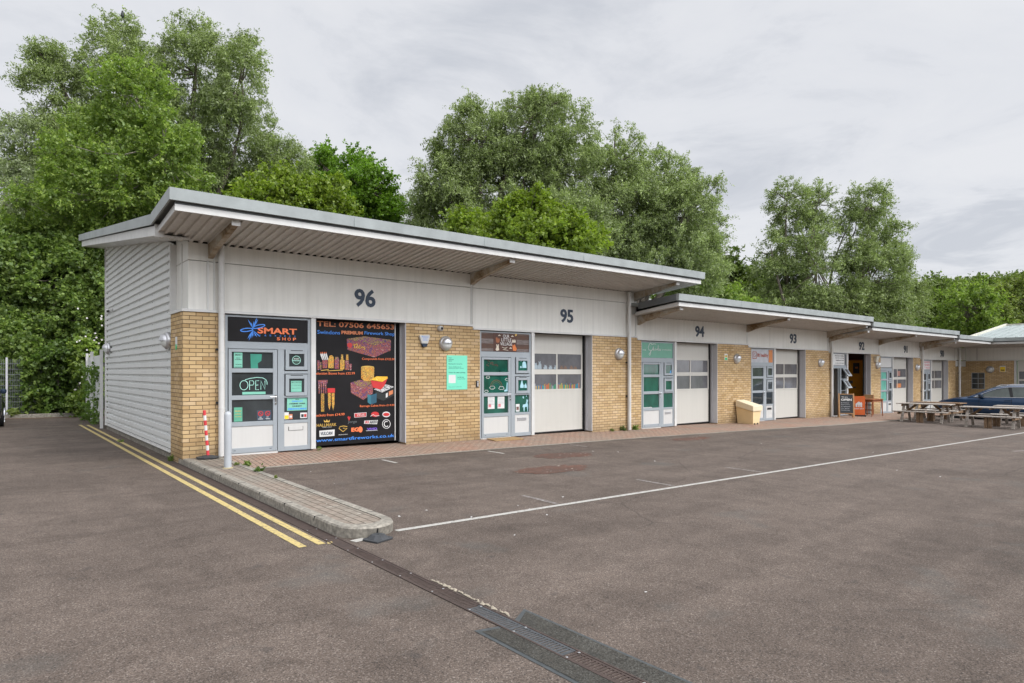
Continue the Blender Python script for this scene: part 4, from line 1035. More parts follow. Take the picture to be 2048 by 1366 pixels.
# film decorations on the glass
def film(label, shapes, y=.0405):
    t = thing('window_film', label, 'window decoration', (at95(*shapes[0][0])[0], y, at95(*shapes[0][0])[1]), 'cut film decorations on the unit 95 glass')
    for s_ in shapes: poly('film_shape', [at95(a, b, y) for a, b in s_], y, M['skyfilm'], t, .001)
film('pale blue deer film on the lowest side glass of unit 95', [[(553, 868), (560, 880), (567, 868), (566, 890), (560, 905), (566, 925), (566, 990), (561, 990), (556, 945), (535, 945), (530, 990), (525, 990), (520, 945), (512, 950), (516, 925), (545, 915), (550, 890)], [(512, 850), (520, 840), (528, 855), (520, 866)], [(545, 840), (552, 832), (556, 846)]], .0495)
film('pale blue animals film in the upper side window of unit 95', [[(487, 500), (492, 482), (500, 485), (508, 500)], [(512, 515), (522, 500), (540, 505), (548, 525), (552, 565), (510, 565)], [(490, 550), (500, 545), (505, 565), (488, 565)]], .0195)
film('pale blue rabbits film in the lower side window of unit 95', [[(490, 740), (498, 710), (508, 668), (514, 712), (526, 740), (522, 760), (490, 760)], [(530, 735), (545, 712), (552, 735), (562, 760), (530, 760)]], .0195)
film('pale blue seated fox film in the middle pane of the unit 95 door', [[(360, 700), (365, 712), (375, 700), (384, 712), (372, 735), (382, 765), (375, 792), (335, 796), (332, 782), (352, 775)]])
t = thing('window_film', 'white outline clouds drawn on the middle pane of the unit 95 door', 'window decoration', (7.2, .04, 1.2), 'cut film decorations on the unit 95 glass')
for x, y, s_ in ((175, 656, 1), (362, 678, 1), (217, 757, 1.4), (306, 762, 1.4), (160, 793, 1)):
    ring_poly('cloud_outline', [at95(x+s_*18*math.cos(a)*(1+.12*math.sin(5*a)), y+s_*11*math.sin(a)*(1+.2*math.cos(6*a)), .0405) for a in [k*.42 for k in range(15)]], .01, .0405, M['paper'], t, True, .001)
t = thing('window_film', 'faint rainbow arch film on the middle pane of the unit 95 door', 'window decoration', (7.25, .04, 1.2), 'cut film decorations on the unit 95 glass')
for k, m_ in enumerate((simple('faint_rust_film', (.12, .07, .03), .6), simple('faint_olive_film', (.07, .1, .04), .6), simple('faint_teal_film', (.01, .06, .06), .6))):
    ring_poly('arch', [at95(257+(56-14*k)*math.cos(a), 745-(62-16*k)*math.sin(a), .0405) for a in [q*.2618 for q in range(13)]], .016, .0405, m_, t, False, .001)
t = thing('window_film', 'brown autumn twigs film on the top pane of the unit 95 door', 'window decoration', (7.1, .04, 1.7), 'cut film decorations on the unit 95 glass')
for k in range(12):
    pr = random.Random(k); x, y = pr.uniform(150, 270), pr.uniform(492, 545)
    poly('twig', [at95(x+a*pr.uniform(5, 13), y+b*pr.uniform(5, 13), .0405) for a, b in ((-1, 0), (0, -1), (1, .2), (.2, 1))], .0405, simple('twig_film', (.06, .035, .02), .6) if k == 0 else bpy.data.materials['twig_film'], t, .001)
def sheet95(label, p0, p1, q0, q1, tint=None):
    a, b = at95(p0, q0)[0], at95(p1, q0)[0]; zt_, zb_ = at95((p0+p1)/2, q0)[1], at95((p0+p1)/2, q1)[1]
    t = notice(label, a, b, zb_, zt_, .039 if p1 < 400 else .049, M['paper'])
    rect('print_block', a+.02, a+.1, zb_+.04, zb_+.12, .0365 if p1 < 400 else .0465, simple('pink_print', (.6, .2, .22), .6) if tint is None else tint, t, .001)
    for k in range(5): rect('print_line', a+.02, b-.02, zt_-.06-.035*k, zt_-.053-.035*k, .0365 if p1 < 400 else .0465, M['roofmetal'], t, .001)
sheet95('left of the two white notices in the lowest pane of the unit 95 door', 175, 240, 845, 965)
sheet95('right of the two white notices in the lowest pane of the unit 95 door', 270, 336, 840, 960, bpy.data.materials['pink_print'])
sheet95('small white card at the foot of the unit 95 side glass', 450, 486, 918, 990, simple('brown_print', (.2, .1, .08), .6))
# shutter window contents of unit 95
t = thing('book_row', 'row of coloured book spines along the foot of the lower unit 95 shutter windows', 'books', (9.4, .28, 1.1))
pr = random.Random(5)
cols = [simple('spine_%s' % n_, c_, .6) for n_, c_ in (('blue', (.04, .14, .3)), ('rust', (.4, .12, .05)), ('green', (.03, .22, .12)), ('gold', (.4, .28, .05)), ('plum', (.12, .05, .18)), ('grey', (.3, .3, .32)), ('teal', (.03, .2, .25)))]
for a, b in ((8.66, 9.5), (9.56, 10.4)):
    x = a
    while x < b-.04:
        w_ = pr.uniform(.025, .05); MB().box(x, x+w_-.004, .279, .2818, 1.11, 1.11+pr.uniform(.09, .17)).build('book', pr.choice(cols), t); x += w_
t = thing('window_film', 'pale blue and brown animal film along the upper unit 95 shutter windows', 'window decoration', (9.3, .28, 1.6), 'cut film decorations on the unit 95 glass')
palef = simple('pale_grey_film', (.3, .36, .4), .6); brf = simple('brown_film', (.16, .1, .07), .6)
for k in range(9):
    x = 8.66 + .19*k + pr.uniform(-.03, .03); h_ = pr.uniform(.1, .24) if k < 5 else pr.uniform(.07, .13)
    poly('animal', [(x, 1.655), (x+.13, 1.655), (x+.12, 1.655+h_*.6), (x+.09, 1.655+h_*.7), (x+.1, 1.655+h_), (x+.06, 1.655+h_*.85), (x+.02, 1.655+h_), (x+.03, 1.655+h_*.6), (x-.01, 1.655+h_*.4)], .281, palef if k < 5 else brf, t, .001)

# --- unit 94 sign
t = thing('shop_sign', 'sage green sign with white handwritten word Studio over the unit 94 door', 'sign', (13.6, .05, 2.02))
MB().box(12.76, 14.345, .036, .05, 2.02, 2.5).build('board', M['sage'], t)
def at94(p, q, y=.035):
    u = 1240 + p/4.27; v = 560 + q/4.27; a = (u-1024)/1312.; c, s = math.cos(PHI), math.sin(PHI)
    tt = (y-CAM[1])/(s-a*c); return (CAM[0] + tt*(c+a*s), CAM[2] + tt*(YH-v)/1312.)
ring_poly('script_letter', [at94(*p) for p in [(272, 552), (266, 538), (252, 545), (240, 575), (246, 598), (264, 600), (262, 625), (254, 645), (247, 635), (262, 610), (278, 590), (285, 568), (282, 606)]], .016, .0355, M['paper'], t)
ring_poly('script_letter', [at94(*p) for p in [(268, 552), (290, 545), (306, 548)]], .013, .0355, M['paper'], t)
ring_poly('script_letter', [at94(*p) for p in [(284, 600), (290, 585), (294, 603), (302, 585), (304, 603), (312, 590), (320, 588), (314, 604), (322, 590), (326, 555), (326, 605), (334, 585), (335, 604), (340, 590), (347, 592), (345, 603), (338, 602)]], .013, .0355, M['paper'], t)
for s_, p0, p1 in (('THE', 192, 222), ('SWINDON', 358, 436)):
    a, b = at94(p0, 590)[0], at94(p1, 590)[0]; text('lettering', s_, a, b, at94((p0+p1)/2, 602)[1], at94((p0+p1)/2, 593)[1], .0355, M['paper'], t)
t = thing('window_lettering', 'two lines of small white web address on the unit 94 door glass', 'lettering', (13.2, .04, .5))
text('lettering', '@thestudioswindon', 12.85, 13.3, .46, .505, .041, M['paper'], t, .03); text('lettering', 'www.thestudioswindon.com', 12.85, 13.52, .405, .45, .041, M['paper'], t, .03)
tag(poly('blue_sticker', ellipse(14.22, 1.545, .05, .09, 14), .0195, simple('sky_blue', (.1, .4, .75), .5), None, .002), 'oval blue sticker in the upper side window of unit 94', 'sticker')
# --- unit 93 sign
t = thing('shop_sign', 'grey sign with square brown mark and the words lift healthy over the unit 93 door', 'sign', (19.6, .05, 1.93))
MB().box(18.86, 20.08, .036, .05, 1.93, 2.425).build('board', simple('silver_grey_board', (.4, .41, .44), .4), t)
MB().box(20.09, 20.385, .03, .05, 1.93, 2.425).build('orange_end', M['plyorange'], t)
rbw = simple('red_brown_print', (.3, .06, .03), .5)
ring_poly('square_mark', [(19.0, 2.07), (19.0, 2.31), (19.24, 2.31), (19.24, 2.07)], .035, .0355, rbw, t, True)
ring_poly('square_mark', [(19.16, 2.24), (19.07, 2.24), (19.07, 2.13), (19.17, 2.13), (19.17, 2.19)], .022, .0355, rbw, t)
text('lettering', 'lift healthy', 19.3, 20.05, 2.09, 2.27, .0355, rbw, t, .03)
# --- unit 92 sign
t = thing('shop_sign', 'white sign with a black figure and lines of italic text over the unit 92 door', 'sign', (25.6, .05, 1.87))
MB().box(24.96, 26.24, .03, .05, 1.875, 2.36).build('board', M['paper'], t)
poly('figure', [(25.12, 1.98), (25.2, 2.0), (25.16, 2.14), (25.2, 2.3), (25.15, 2.32), (25.08, 2.24), (25.1, 2.12)], .0295, M['ink'], t)
for s_, z_, a in (('Delicious home cooked food', 2.24, 25.34), ('made fresh to order daily', 2.145, 25.38), ('Breakfast and Lunch', 2.05, 25.45), ('to eat in or take away', 1.925, 25.42)):
    text('lettering', s_, a, 26.18, z_, z_+.055, .0295, M['ink'], t, .01, .25)
tag(MB().box(24.95, 26.3, .0, .02, .6, .61).build('door_rail', M['gap'], None), 'thin dark rail across the unit 92 door frame', 'rail') if False else None
t = thing('food_hygiene_sticker', 'oval bright green sticker on the low side glass of unit 92', 'sticker', (26.1, .04, .4))
poly('disc', ellipse(26.12, .47, .1, .17, 18), .046, M['limegreen'], t, .003)
for k in range(3): rect('print_line', 26.07, 26.17, .4+.06*k, .42+.06*k, .0425, M['dgreen'], t, .001)
# --- unit 91, 90 signs
tag(MB().box(29.87, 31.14, .03, .05, 1.79, 2.255).build('blank_sign', M['white'], None), 'blank white sign panel over the unit 91 door', 'sign')
t = thing('window_poster', 'orange and grey picture sheets in the unit 91 shutter windows', 'poster', (32, .28, 1))
rect('picture', 32.45, 32.85, 1.38, 1.62, .281, simple('pinkish_picture', (.4, .2, .16), .6), t, .001)
rect('picture', 32.4, 32.95, .8, 1.0, .281, M['plyorange'], t, .001); rect('picture', 31.75, 32.05, .82, 1.0, .281, simple('blue_grey_picture', (.2, .28, .36), .6), t, .001)
t = thing('shop_sign', 'white sign with red lettering about water softeners over the unit 90 door', 'sign', (35.4, .05, 1.7))
MB().box(34.78, 36.05, .03, .05, 1.7, 2.17).build('board', M['paper'], t)
redp = simple('pinkish_red_print', (.5, .06, .09), .5)
for s_, z_ in (('SWINDON WATER', 2.03), ('SOFTENERS', 1.89), ('SALT SALES', 1.75)): text('lettering', s_, 34.9, 36.0, z_, z_+.1, .0295, redp, t, .01)
# --- parking notice, alarm box, cameras, intercom
t = thing('parking_notice', 'mint green parking notice on the brick between units 96 and 95', 'notice', (6, 0, 1.15))
MB().box(5.71, 6.3, -.012, -.001, 1.16, 1.975).build('board', simple('mint_board', lin(118, 214, 184), .45, 0, .02), t)
for s_, x0, x1, z0, z1, m_ in (('Your', 5.76, 5.85, 1.905, 1.925, 'ink'), ('serviced', 5.76, 5.9, 1.865, 1.885, 'ink'), ('space', 5.76, 5.85, 1.825, 1.845, 'ink'),
    ('Basepoint tenants.', 5.76, 6.16, 1.755, 1.785, 'dgreen'), ('Tenant vehicles must be', 5.76, 6.12, 1.69, 1.71, 'dgreen'), ('authorised to park in advance.', 5.76, 6.2, 1.655, 1.675, 'dgreen'),
    ('Visitor & public parking.', 5.76, 6.25, 1.545, 1.58, 'dgreen'), ('Scan QR code', 6.01, 6.2, 1.44, 1.465, 'dgreen'), ('to pay on arrival', 6.01, 6.24, 1.4, 1.425, 'dgreen'), ('Parking terms and conditions apply', 5.76, 6.14, 1.215, 1.23, 'dgreen')):
    text('print', s_, x0, x1, z0, z1, -.0125, M[m_], t, .015, 0, .001)
rect('white_square', 5.765, 5.96, 1.315, 1.51, -.0125, M['paper'], t, .001)
t = thing('alarm_box', 'white shield shaped alarm box with navy base on the brick pier', 'alarm', (5.09, 0, 2.15))
MB().prism([(4.965, 2.43), (5.2, 2.44), (5.225, 2.41), (5.165, 2.235), (5.0, 2.235), (4.945, 2.4)], -.06, -.001, 'y').build('cover', M['white'], t, .008)
MB().prism([(5.0, 2.234), (5.165, 2.234), (5.13, 2.16), (5.04, 2.155)], -.062, -.001, 'y').build('navy_base', M['navy'], t, .006)
text('lettering', 'Monitored', 5.0, 5.17, 2.375, 2.4, -.0605, M['blue'], t, .02); text('lettering', 'by tele', 5.04, 5.14, 2.335, 2.355, -.0605, M['blue'], t); text('lettering', 'security', 5.03, 5.15, 2.3, 2.325, -.0605, M['blue'], t, .02)
t = thing('security_camera', 'white ball security camera on the brick above the alarm box', 'camera', (5.5, 0, 2.6))
MB().lathe([(.0, -.001), (.06, -.001), (.068, -.03), (.06, -.09), (.04, -.11)], (5.51, 0, 2.6), 20, 'y').build('housing', M['white'], t, 0, True)
MB().lathe([(.0, -.108), (.034, -.108), (.03, -.12), (.0, -.124)], (5.515, 0, 2.598), 16, 'y').build('lens', M['black'], t, 0, True)
t = thing('security_camera', 'small white ball camera on the corrugated side wall', 'camera', (0, 8.3, 3.3))
MB().tube([(-.001, 8.3, 3.33), (-.07, 8.3, 3.33)], .04, 12).build('mount', M['white'], t)
MB().lathe([(.0, -.14), (.05, -.13), (.07, -.08), (.05, -.02), (.0, -.01)], (-.02, 8.3, 3.29), 14, 'x').build('housing', M['white'], t, 0, True)
MB().tube([(-.1, 8.25, 3.28), (-.13, 8.21, 3.27)], .03, 10).build('lens', M['black'], t)
t = thing('door_entry_panel', 'small grey door entry panel on the brick beside the unit 95 door', 'intercom', (6.6, 0, 1.2))
MB().box(6.565, 6.63, -.03, -.001, 1.21, 1.37).build('case', M['black'], t, .004); MB().box(6.58, 6.628, -.033, -.0305, 1.225, 1.36).build('face_plate', M['silver'], t)
MB().tube([(6.604, -.0335, 1.325), (6.604, -.038, 1.325)], .012, 10).build('button', M['black'], t)
def hygiene(label, x, z, side='y', s_=1):
    t = thing('fire_notice', label, 'notice', (x, 0, z) if side == 'y' else (41.5, x, z))
    if side == 'y':
        rect('sheet', x-.09, x+.09, z-.11, z+.11, -.001, M['paper'], t, .002); rect('green_half', x-.07, x+.07, z-.1, z-.02, -.0035, M['limegreen'], t, .001); rect('yellow_half', x-.07, x+.07, z, z+.06, -.0035, M['yellow'], t, .001)
        poly('dark_symbol', [(x-.03, z+.02), (x+.03, z+.02), (x, z+.09)], -.005, M['ink'], t, .001)
    else:
        MB().box(41.492, 41.499, x-.14, x+.14, z-.17, z+.17).build('sheet', M['paper'], t); MB().box(41.488, 41.4915, x-.12, x+.12, z-.15, z+.12).build('yellow_block', M['yellow'], t); MB().box(41.486, 41.4875, x-.08, x+.08, z-.1, z-.04).build('dark_line', M['ink'], t)
hygiene('small white, yellow and green notice beside the lamp of unit 94', 17.245, 2.093)
hygiene('yellow notice on the brick of the far wing', -1.746, 1.745, 'x')
t = thing('fire_notice', 'narrow green and white notice on the side of the corner brick pier', 'notice', (0, .5, 2.2))
MB().box(-.006, -.001, .42, .56, 2.06, 2.24).build('sheet', M['paper'], t); MB().box(-.008, -.0065, .44, .54, 2.0, 2.1).build('green_block', M['limegreen'], t)
# --- round bulkhead lamps
def lamp(label, x, y, z, ax='y', r=.175):
    t = thing('wall_lamp', label, 'wall lamp', (x, y, z), 'round bulkhead lamps along the walls')
    s_ = -1
    def L(prof, a0, a1, n=16):
        v = []
        for r_, h in prof:
            for k in range(n+1):
                a = a0+(a1-a0)*k/n; p, q_ = r_*math.cos(a), r_*math.sin(a)
                v.append((x+p, y-h, z+q_) if ax == 'y' else (x-h, y+p, z+q_))
        m_ = n+1
        return v, [(i*m_+k, i*m_+k+1, (i+1)*m_+k+1, (i+1)*m_+k) for i in range(len(prof)-1) for k in range(n)]
    v, f = L([(r, .001), (r*1.0, .03), (r*.93, .055), (r*.8, .07)], 0, 2*math.pi, 28); mesh_obj('rim', v, f, M['silver'], t, True)
    v, f = L([(r*.8, .07), (r*.72, .125), (r*.5, .155), (r*.25, .168), (.0, .17)], 0, math.pi); mesh_obj('visor', v, f, M['silver'], t, True)
    v, f = L([(r*.8, .07), (r*.7, .1), (r*.45, .13), (r*.2, .14), (.0, .142)], math.pi, 2*math.pi); mesh_obj('diffuser', v, f, M['lens'], t, True)
lamp('round silver wall lamp on the brick between units 96 and 95', 5.675, 0, 2.255)
lamp('round silver wall lamp on the brick between units 95 and 94', 11.733, 0, 2.11)
lamp('round silver wall lamp on the brick between units 94 and 93', 17.875, 0, 2.046)
lamp('round silver wall lamp on the brick between units 93 and 92', 23.99, 0, 1.953)
lamp('round silver wall lamp below the cream heater box, right of unit 92', 29.45, 0, 1.898)
lamp('round silver wall lamp on the brick between units 91 and 90', 34.15, 0, 1.804)
lamp('round silver wall lamp on the far wing above the blue car', 41.5, -1.16, 1.712, 'x', .2)
lamp('round silver wall lamp on the side wall against the corner brick pier', .0, 1.15, 2.19, 'x')
lamp('round silver wall lamp at the rear end of the corrugated side wall', .0, 8.95, 2.25, 'x')
t = thing('flood_light', 'cream tapered lantern box above the lamp right of unit 92', 'lamp', (29.2, 0, 2.1))
MB().add([(29.07, -.001, 2.28), (29.36, -.001, 2.28), (29.31, -.001, 2.02), (29.12, -.001, 2.02), (29.05, -.16, 2.3), (29.38, -.16, 2.3), (29.3, -.1, 2.02), (29.13, -.1, 2.02)], [(0,1,2,3),(4,7,6,5),(0,4,5,1),(1,5,6,2),(2,6,7,3),(3,7,4,0)]).build('case', simple('cream_case', (.6, .58, .5), .4), t, .01)

def opposite():  # unseen terrace, added so the panes reflect less bright sky
    t = thing('unseen_reflected_terrace', 'long low brick terrace behind the viewer, unseen, added for the glass to reflect', 'building', (10, -40, 0))
    MB().box(-30, 60, -50, -40, -1.5, 2.4).build('wall', M['brick'], t); MB().box(-30, 60, -50, -39.95, 2.401, 3.3).build('fascia_panel', M['fascia'], t)
    MB().prism([(-38.3, 3.7), (-38.3, 3.5), (-40, 3.31), (-50, 4.6), (-50, 4.8), (-40, 3.5)], -31, 61, 'x').build('roof', M['roofmetal'], t)
    x = -28
    while x < 58:
        f_ = MB().box(x, x+1.7, -39.99, -39.94, -.6, 2.1).build('door_frame', M['frame'], t); MB().box(x+.2, x+1.5, -39.935, -39.93, .1, 2.0).build('pane', M['g_dark'], f_)
        MB().box(x+1.9, x+4.0, -39.99, -39.94, -.6, 2.3).build('shutter_door', M['door'], t); x += 6
opposite()
# ------------------------------------------------------------------ free-standing things near the corner
t = thing('bollard', 'pale grey domed steel bollard standing on the kerbed island', 'bollard', (.33, -1.64, G(.33, -1.64)+KH))
z0 = G(.33, -1.64)+KH-.008
MB().lathe([(.058, 0), (.058, .875), (.054, .9), (.042, .922), (.022, .935), (.0, .94)], (.33, -1.64, z0), 24).build('post', M['steel'], t, 0, True)
MB().lathe([(.085, 0), (.08, .008), (.06, .014)], (.33, -1.64, z0), 20).build('mortar_collar', simple('yellowish_mortar', (.36, .3, .16), .95), t)
t = thing('barrier_post', 'leaning red and white banded post on a black rubber base by the corner pier', 'post', (.36, -.16, 0))
bz = .003
MB().prism([(.2, -.25), (.28, -.34), (.48, -.34), (.56, -.25), (.56, -.1), (.48, -.02), (.28, -.02), (.2, -.1)], bz, bz+.025, 'z').build('rubber_base', M['rubber'], t, .004)
MB().lathe([(.13, .0251), (.1, .045), (.05, .055)], (.385, -.19, bz), 16).build('base_hub', M['rubber'], t)
a, b = Vector((.385, -.19, bz+.05)), Vector((.32, -.19, .88))
for k in range(9):
    p, q_ = a.lerp(b, k/9), a.lerp(b, (k+1)/9)
    MB().tube([p, q_], .026, 14).build('band', M['post_red'] if k % 2 == 0 else M['paper'], t, 0, True)
t = thing('rubber_foot', 'black rubber post base lying empty at the nose of the kerbed island', 'rubber base', (.29, -7.02, G(.29, -7)))
an = R(18); P = lambda x, y: (.285+x*math.cos(an)-y*math.sin(an), -7.03+x*math.sin(an)+y*math.cos(an)); z0 = G(.29, -7)+.002
sq = [P(-.12, -.11), P(.1, -.11), P(.125, -.085), P(.125, .085), P(.1, .11), P(-.1, .11), P(-.125, .085), P(-.125, -.085)]
o8 = lambda r: [P(r*math.cos(R(22.5+45*k)), r*math.sin(R(22.5+45*k))) for k in range(8)]
MB().prism(sq, z0, z0+.018, 'z').build('flat_plate', M['rubber'], t, .003)
v = [(x, y, z0+.0181) for x, y in o8(.112)] + [(x, y, z0+.055) for x, y in o8(.066)] + [(x, y, z0+.057) for x, y in o8(.018)] + [(x, y, z0+.03) for x, y in o8(.016)]
mesh_obj('raised_hub', v, [(i+8*j, (i+1) % 8+8*j, (i+1) % 8+8*j+8, i+8*j+8) for j in range(3) for i in range(8)], M['rubber'], t)
MB().lathe([(.0, 0), (.0165, 0)], (P(0, 0)[0], P(0, 0)[1], z0+.032), 10).build('socket', M['gap'], t)
t = thing('door_mat', 'worn coir mat on the paving at the unit 95 door', 'mat', (7.3, -.3, -.09))
MB().add([(6.85, -.42, pave_z(7, .33)+.004), (7.75, -.42, pave_z(7.7, .33)+.004), (7.75, -.06, pave_z(7.7, .05)+.004), (6.85, -.06, pave_z(7, .05)+.004), (6.85, -.42, pave_z(7, .33)+.02), (7.75, -.42, pave_z(7.7, .33)+.02), (7.75, -.06, pave_z(7.7, .05)+.02), (6.85, -.06, pave_z(7, .05)+.02)],
         [(0,3,2,1),(4,5,6,7),(0,1,5,4),(1,2,6,5),(2,3,7,6),(3,0,4,7)]).build('pile', M['mat'], t)
# grit bin
t = thing('grit_bin', 'cream yellow grit bin with sloping lid against the brick by unit 93', 'grit bin', (18.0, -.4, -.24))
zb = pave_z(18, .3); gx0, gx1, gy0, gy1 = 17.76, 18.32, -.7, -.04
v = []
for (x, y, z) in ((gx0+.08, gy0+.03, zb), (gx1-.1, gy0+.03, zb), (gx1-.1, gy1-.03, zb), (gx0+.08, gy1-.03, zb), (gx0+.03, gy0, zb+.46), (gx1-.03, gy0, zb+.46), (gx1-.03, gy1, zb+.62), (gx0+.03, gy1, zb+.62)): v.append((x, y, z))
mesh_obj('tub', v, [(0,3,2,1),(4,5,6,7),(0,1,5,4),(1,2,6,5),(2,3,7,6),(3,0,4,7)], M['binside'], t)
v = [(gx0-.01, gy0-.03, zb+.45), (gx1+.01, gy0-.03, zb+.45), (gx1+.01, gy1, zb+.6), (gx0-.01, gy1, zb+.6), (gx0-.03, gy0-.04, zb+.64), (gx1+.03, gy0-.04, zb+.64), (gx1-.06, gy1-.02, zb+.84), (gx0-.03, gy1-.02, zb+.84)]
b_ = mesh_obj('lid', v, [(0,3,2,1),(4,5,6,7),(0,1,5,4),(1,2,6,5),(2,3,7,6),(3,0,4,7)], M['binlid'], t); bv = b_.modifiers.new('b', 'BEVEL'); bv.width = .02; bv.segments = 2
for x in (17.88, 18.06): MB().box(x, x+.1, gy0+.02, gy0+.05, zb-.001, zb+.045).build('fork_slot', M['gap'], t)

# ------------------------------------------------------------------ cafe furniture
def aboard():
    c0 = Vector((25.1, -.55, pave_z(25, .3))); n = Vector((-.86, -.5, 0)).normalized(); w = Vector((.5, -.86, 0)).normalized()
    t = thing('pavement_sign', 'wooden framed chalk board reading OPEN beside the downpipe of unit 92', 'chalk board', tuple(c0))
    def pt(a, d, z): return tuple(c0 + w*a + n*d + Vector((0, 0, z)))
    H = 1.0
    for sgn in (1, -1):
        D = lambda z: sgn*(.03+.2*(1-z/H))
        for s_ in (-.27, .27): MB().bar(pt(s_, D(0), 0), pt(s_, D(H), H), .05, .03, n).build('leg', M['palewood'], t)
        for z in (H-.03, .17): MB().bar(pt(-.245, D(z), z), pt(.245, D(z), z), .05, .03).build('rail', M['palewood'], t)
        v = [pt(-.245, D(.2), .2), pt(.245, D(.2), .2), pt(.245, D(H-.05), H-.05), pt(-.245, D(H-.05), H-.05)]; v += [tuple(Vector(p)+n*.008) for p in v]
        mesh_obj('chalk_panel', v, [(0,1,2,3),(4,7,6,5),(0,4,5,1),(1,5,6,2),(2,6,7,3),(3,7,4,0)], M['slate'], t)
    # chalk writing
    def chalk(s, a0, a1, z0, z1, bold, m=M['paper']):
        v, f = text_mesh(s, bold); xs = [p[0] for p in v]; zs = [p[1] for p in v]; D = lambda z: .03+.2*(1-z/H)+.012
        V = []
        for th in (0, .002):
            for p in v:
                a = a0+(p[0]-min(xs))/(max(xs)-min(xs))*(a1-a0); z = z0+(p[1]-min(zs))/(max(zs)-min(zs))*(z1-z0)
                V.append(pt(a, D(z)+th, z))
        k = len(v); mesh_obj('chalk_writing', V, [tuple(i+k for i in q) for q in f], m, t)
    chalk('OPEN', -.2, .2, .7, .79, .05); chalk('We are', -.18, .05, .83, .88, .01)
    for i, s in enumerate(('Breakfast', 'Baguettes', 'Cakes', 'Hot drinks', 'Sandwiches')): chalk(s, -.2, .1+.02*(i % 3), .6-.075*i, .635-.075*i, .0, M['silver'])
aboard()
def orange_board():
    c0 = Vector((26.6, -.42, pave_z(26.6, .3))); n = Vector((-.86, -.5, 0)).normalized(); w = Vector((.5, -.86, 0)).normalized()
    t = thing('advertising_board', 'orange swing board with a white house and cutlery mark beside the chalk board', 'sign board', tuple(c0))
    def pt(a, d, z): return tuple(c0 + w*a + n*d + Vector((0, 0, z)))
    P = [(-.23, .06), (.23, .06), (.24, .84), (.21, .87), (-.21, .87), (-.24, .84)]
    mesh_obj('panel', [pt(a, .02, z) for a, z in P] + [pt(a, -.01, z) for a, z in P], [(0,1,2,3,4,5), (11,10,9,8,7,6)] + [(i, (i+1) % 6, (i+1) % 6+6, i+6) for i in range(6)], M['justorange'], t)
    v = [pt(a, d, z) for z in (0, .05) for a, d in ((-.26, .16), (.26, .16), (.26, -.16), (-.26, -.16))]
    mesh_obj('foot', v, [(0,3,2,1),(4,5,6,7),(0,1,5,4),(1,2,6,5),(2,3,7,6),(3,0,4,7)], M['black'], t)
    hs = [(-.13, .52), (-.15, .52), (-.02, .63), (.0, .635), (.08, .58), (.08, .61), (.11, .61), (.11, .56), (.15, .52), (.12, .52), (.12, .4), (.05, .4), (.05, .5), (.025, .5), (.02, .4), (-.03, .4), (-.035, .5), (-.06, .5), (-.065, .4), (-.13, .4)]
    hs = list(reversed(hs)); mesh_obj('house_mark', [pt(a, .021, z) for a, z in hs] + [pt(a, .024, z) for a, z in hs], [tuple(range(20)), tuple(range(20, 40))[::-1]], M['paper'], t)
    v, f = text_mesh('JUST EAT', .04, .2); xs = [p[0] for p in v]; zs = [p[1] for p in v]
    mesh_obj('lettering', [pt(-.19+(p[0]-min(xs))/(max(xs)-min(xs))*.38, .024, .29+(p[1]-min(zs))/(max(zs)-min(zs))*.06) for p in v], f, M['paper'], t)
orange_board()
def cafe_table():
    c0 = (27.45, -.5); z = pave_z(27.4, .3); t = thing('dining_table', 'varnished wooden dining table outside unit 92', 'table', (c0[0], c0[1], z))
    MB().box(c0[0]-.52, c0[0]+.55, c0[1]-.37, c0[1]+.37, z+.71, z+.74).build('tabletop', M['wood'], t, .005)
    ap = MB().box(c0[0]-.45, c0[0]+.48, c0[1]-.31, c0[1]-.29, z+.62, z+.709).box(c0[0]-.45, c0[0]+.48, c0[1]+.29, c0[1]+.31, z+.62, z+.709).box(c0[0]-.47, c0[0]-.4501, c0[1]-.31, c0[1]+.31, z+.62, z+.709).box(c0[0]+.4801, c0[0]+.5, c0[1]-.31, c0[1]+.31, z+.62, z+.709)
    ap.build('apron', M['wood'], t)
    for sx in (-.47, .5):
        for sy in (-.32, .32):
            x, y = c0[0]+sx, c0[1]+sy; o = .03 if sx > 0 else -.03
            MB().tube([(x, y, z+.709), (x, y, z+.4), (x+o, y, z+.12), (x+o*2, y, z)], [.034, .03, .022, .018], 8).build('leg', M['wood'], t, 0, True)
cafe_table()
def chair(c, rot, label):
    z = pave_z(c[0], .2); t = thing('wooden_chair', label, 'chair', (0, 0, 0), 'wooden chairs at the cafe table')
    MB().box(-.21, .21, -.2, .2, .43, .46).build('seat', M['black'], t, .008)
    for sx in (-.19, .19):
        MB().tube([(sx, -.18, .43), (sx, -.18, 0)], .02, 8).build('leg', M['wood'], t); MB().tube([(sx, .19, .9), (sx, .18, .44), (sx, .22, 0)], .02, 8).build('leg', M['wood'], t)
    MB().box(-.19, .19, .17, .2, .72, .9).build('backrest', M['palewood'], t, .005); MB().box(-.19, .19, .17, .19, .56, .6).build('back_rail', M['wood'], t)
    MB().box(-.18, .18, -.19, -.17, .2, .23).build('stretcher', M['wood'], t); MB().box(-.18, .18, .18, .2, .2, .23).build('stretcher', M['wood'], t)
    t.location = (c[0], c[1], z); t.rotation_euler = (0, 0, rot)
chair((27.55, .12), 0.0, 'wooden chair with its back to the open doorway, behind the table')
chair((28.25, -.1), R(-75), 'wooden chair at the brick pier end of the table')
chair((26.35, 1.0), R(100), 'wooden chair just inside the open cafe, behind the orange board')
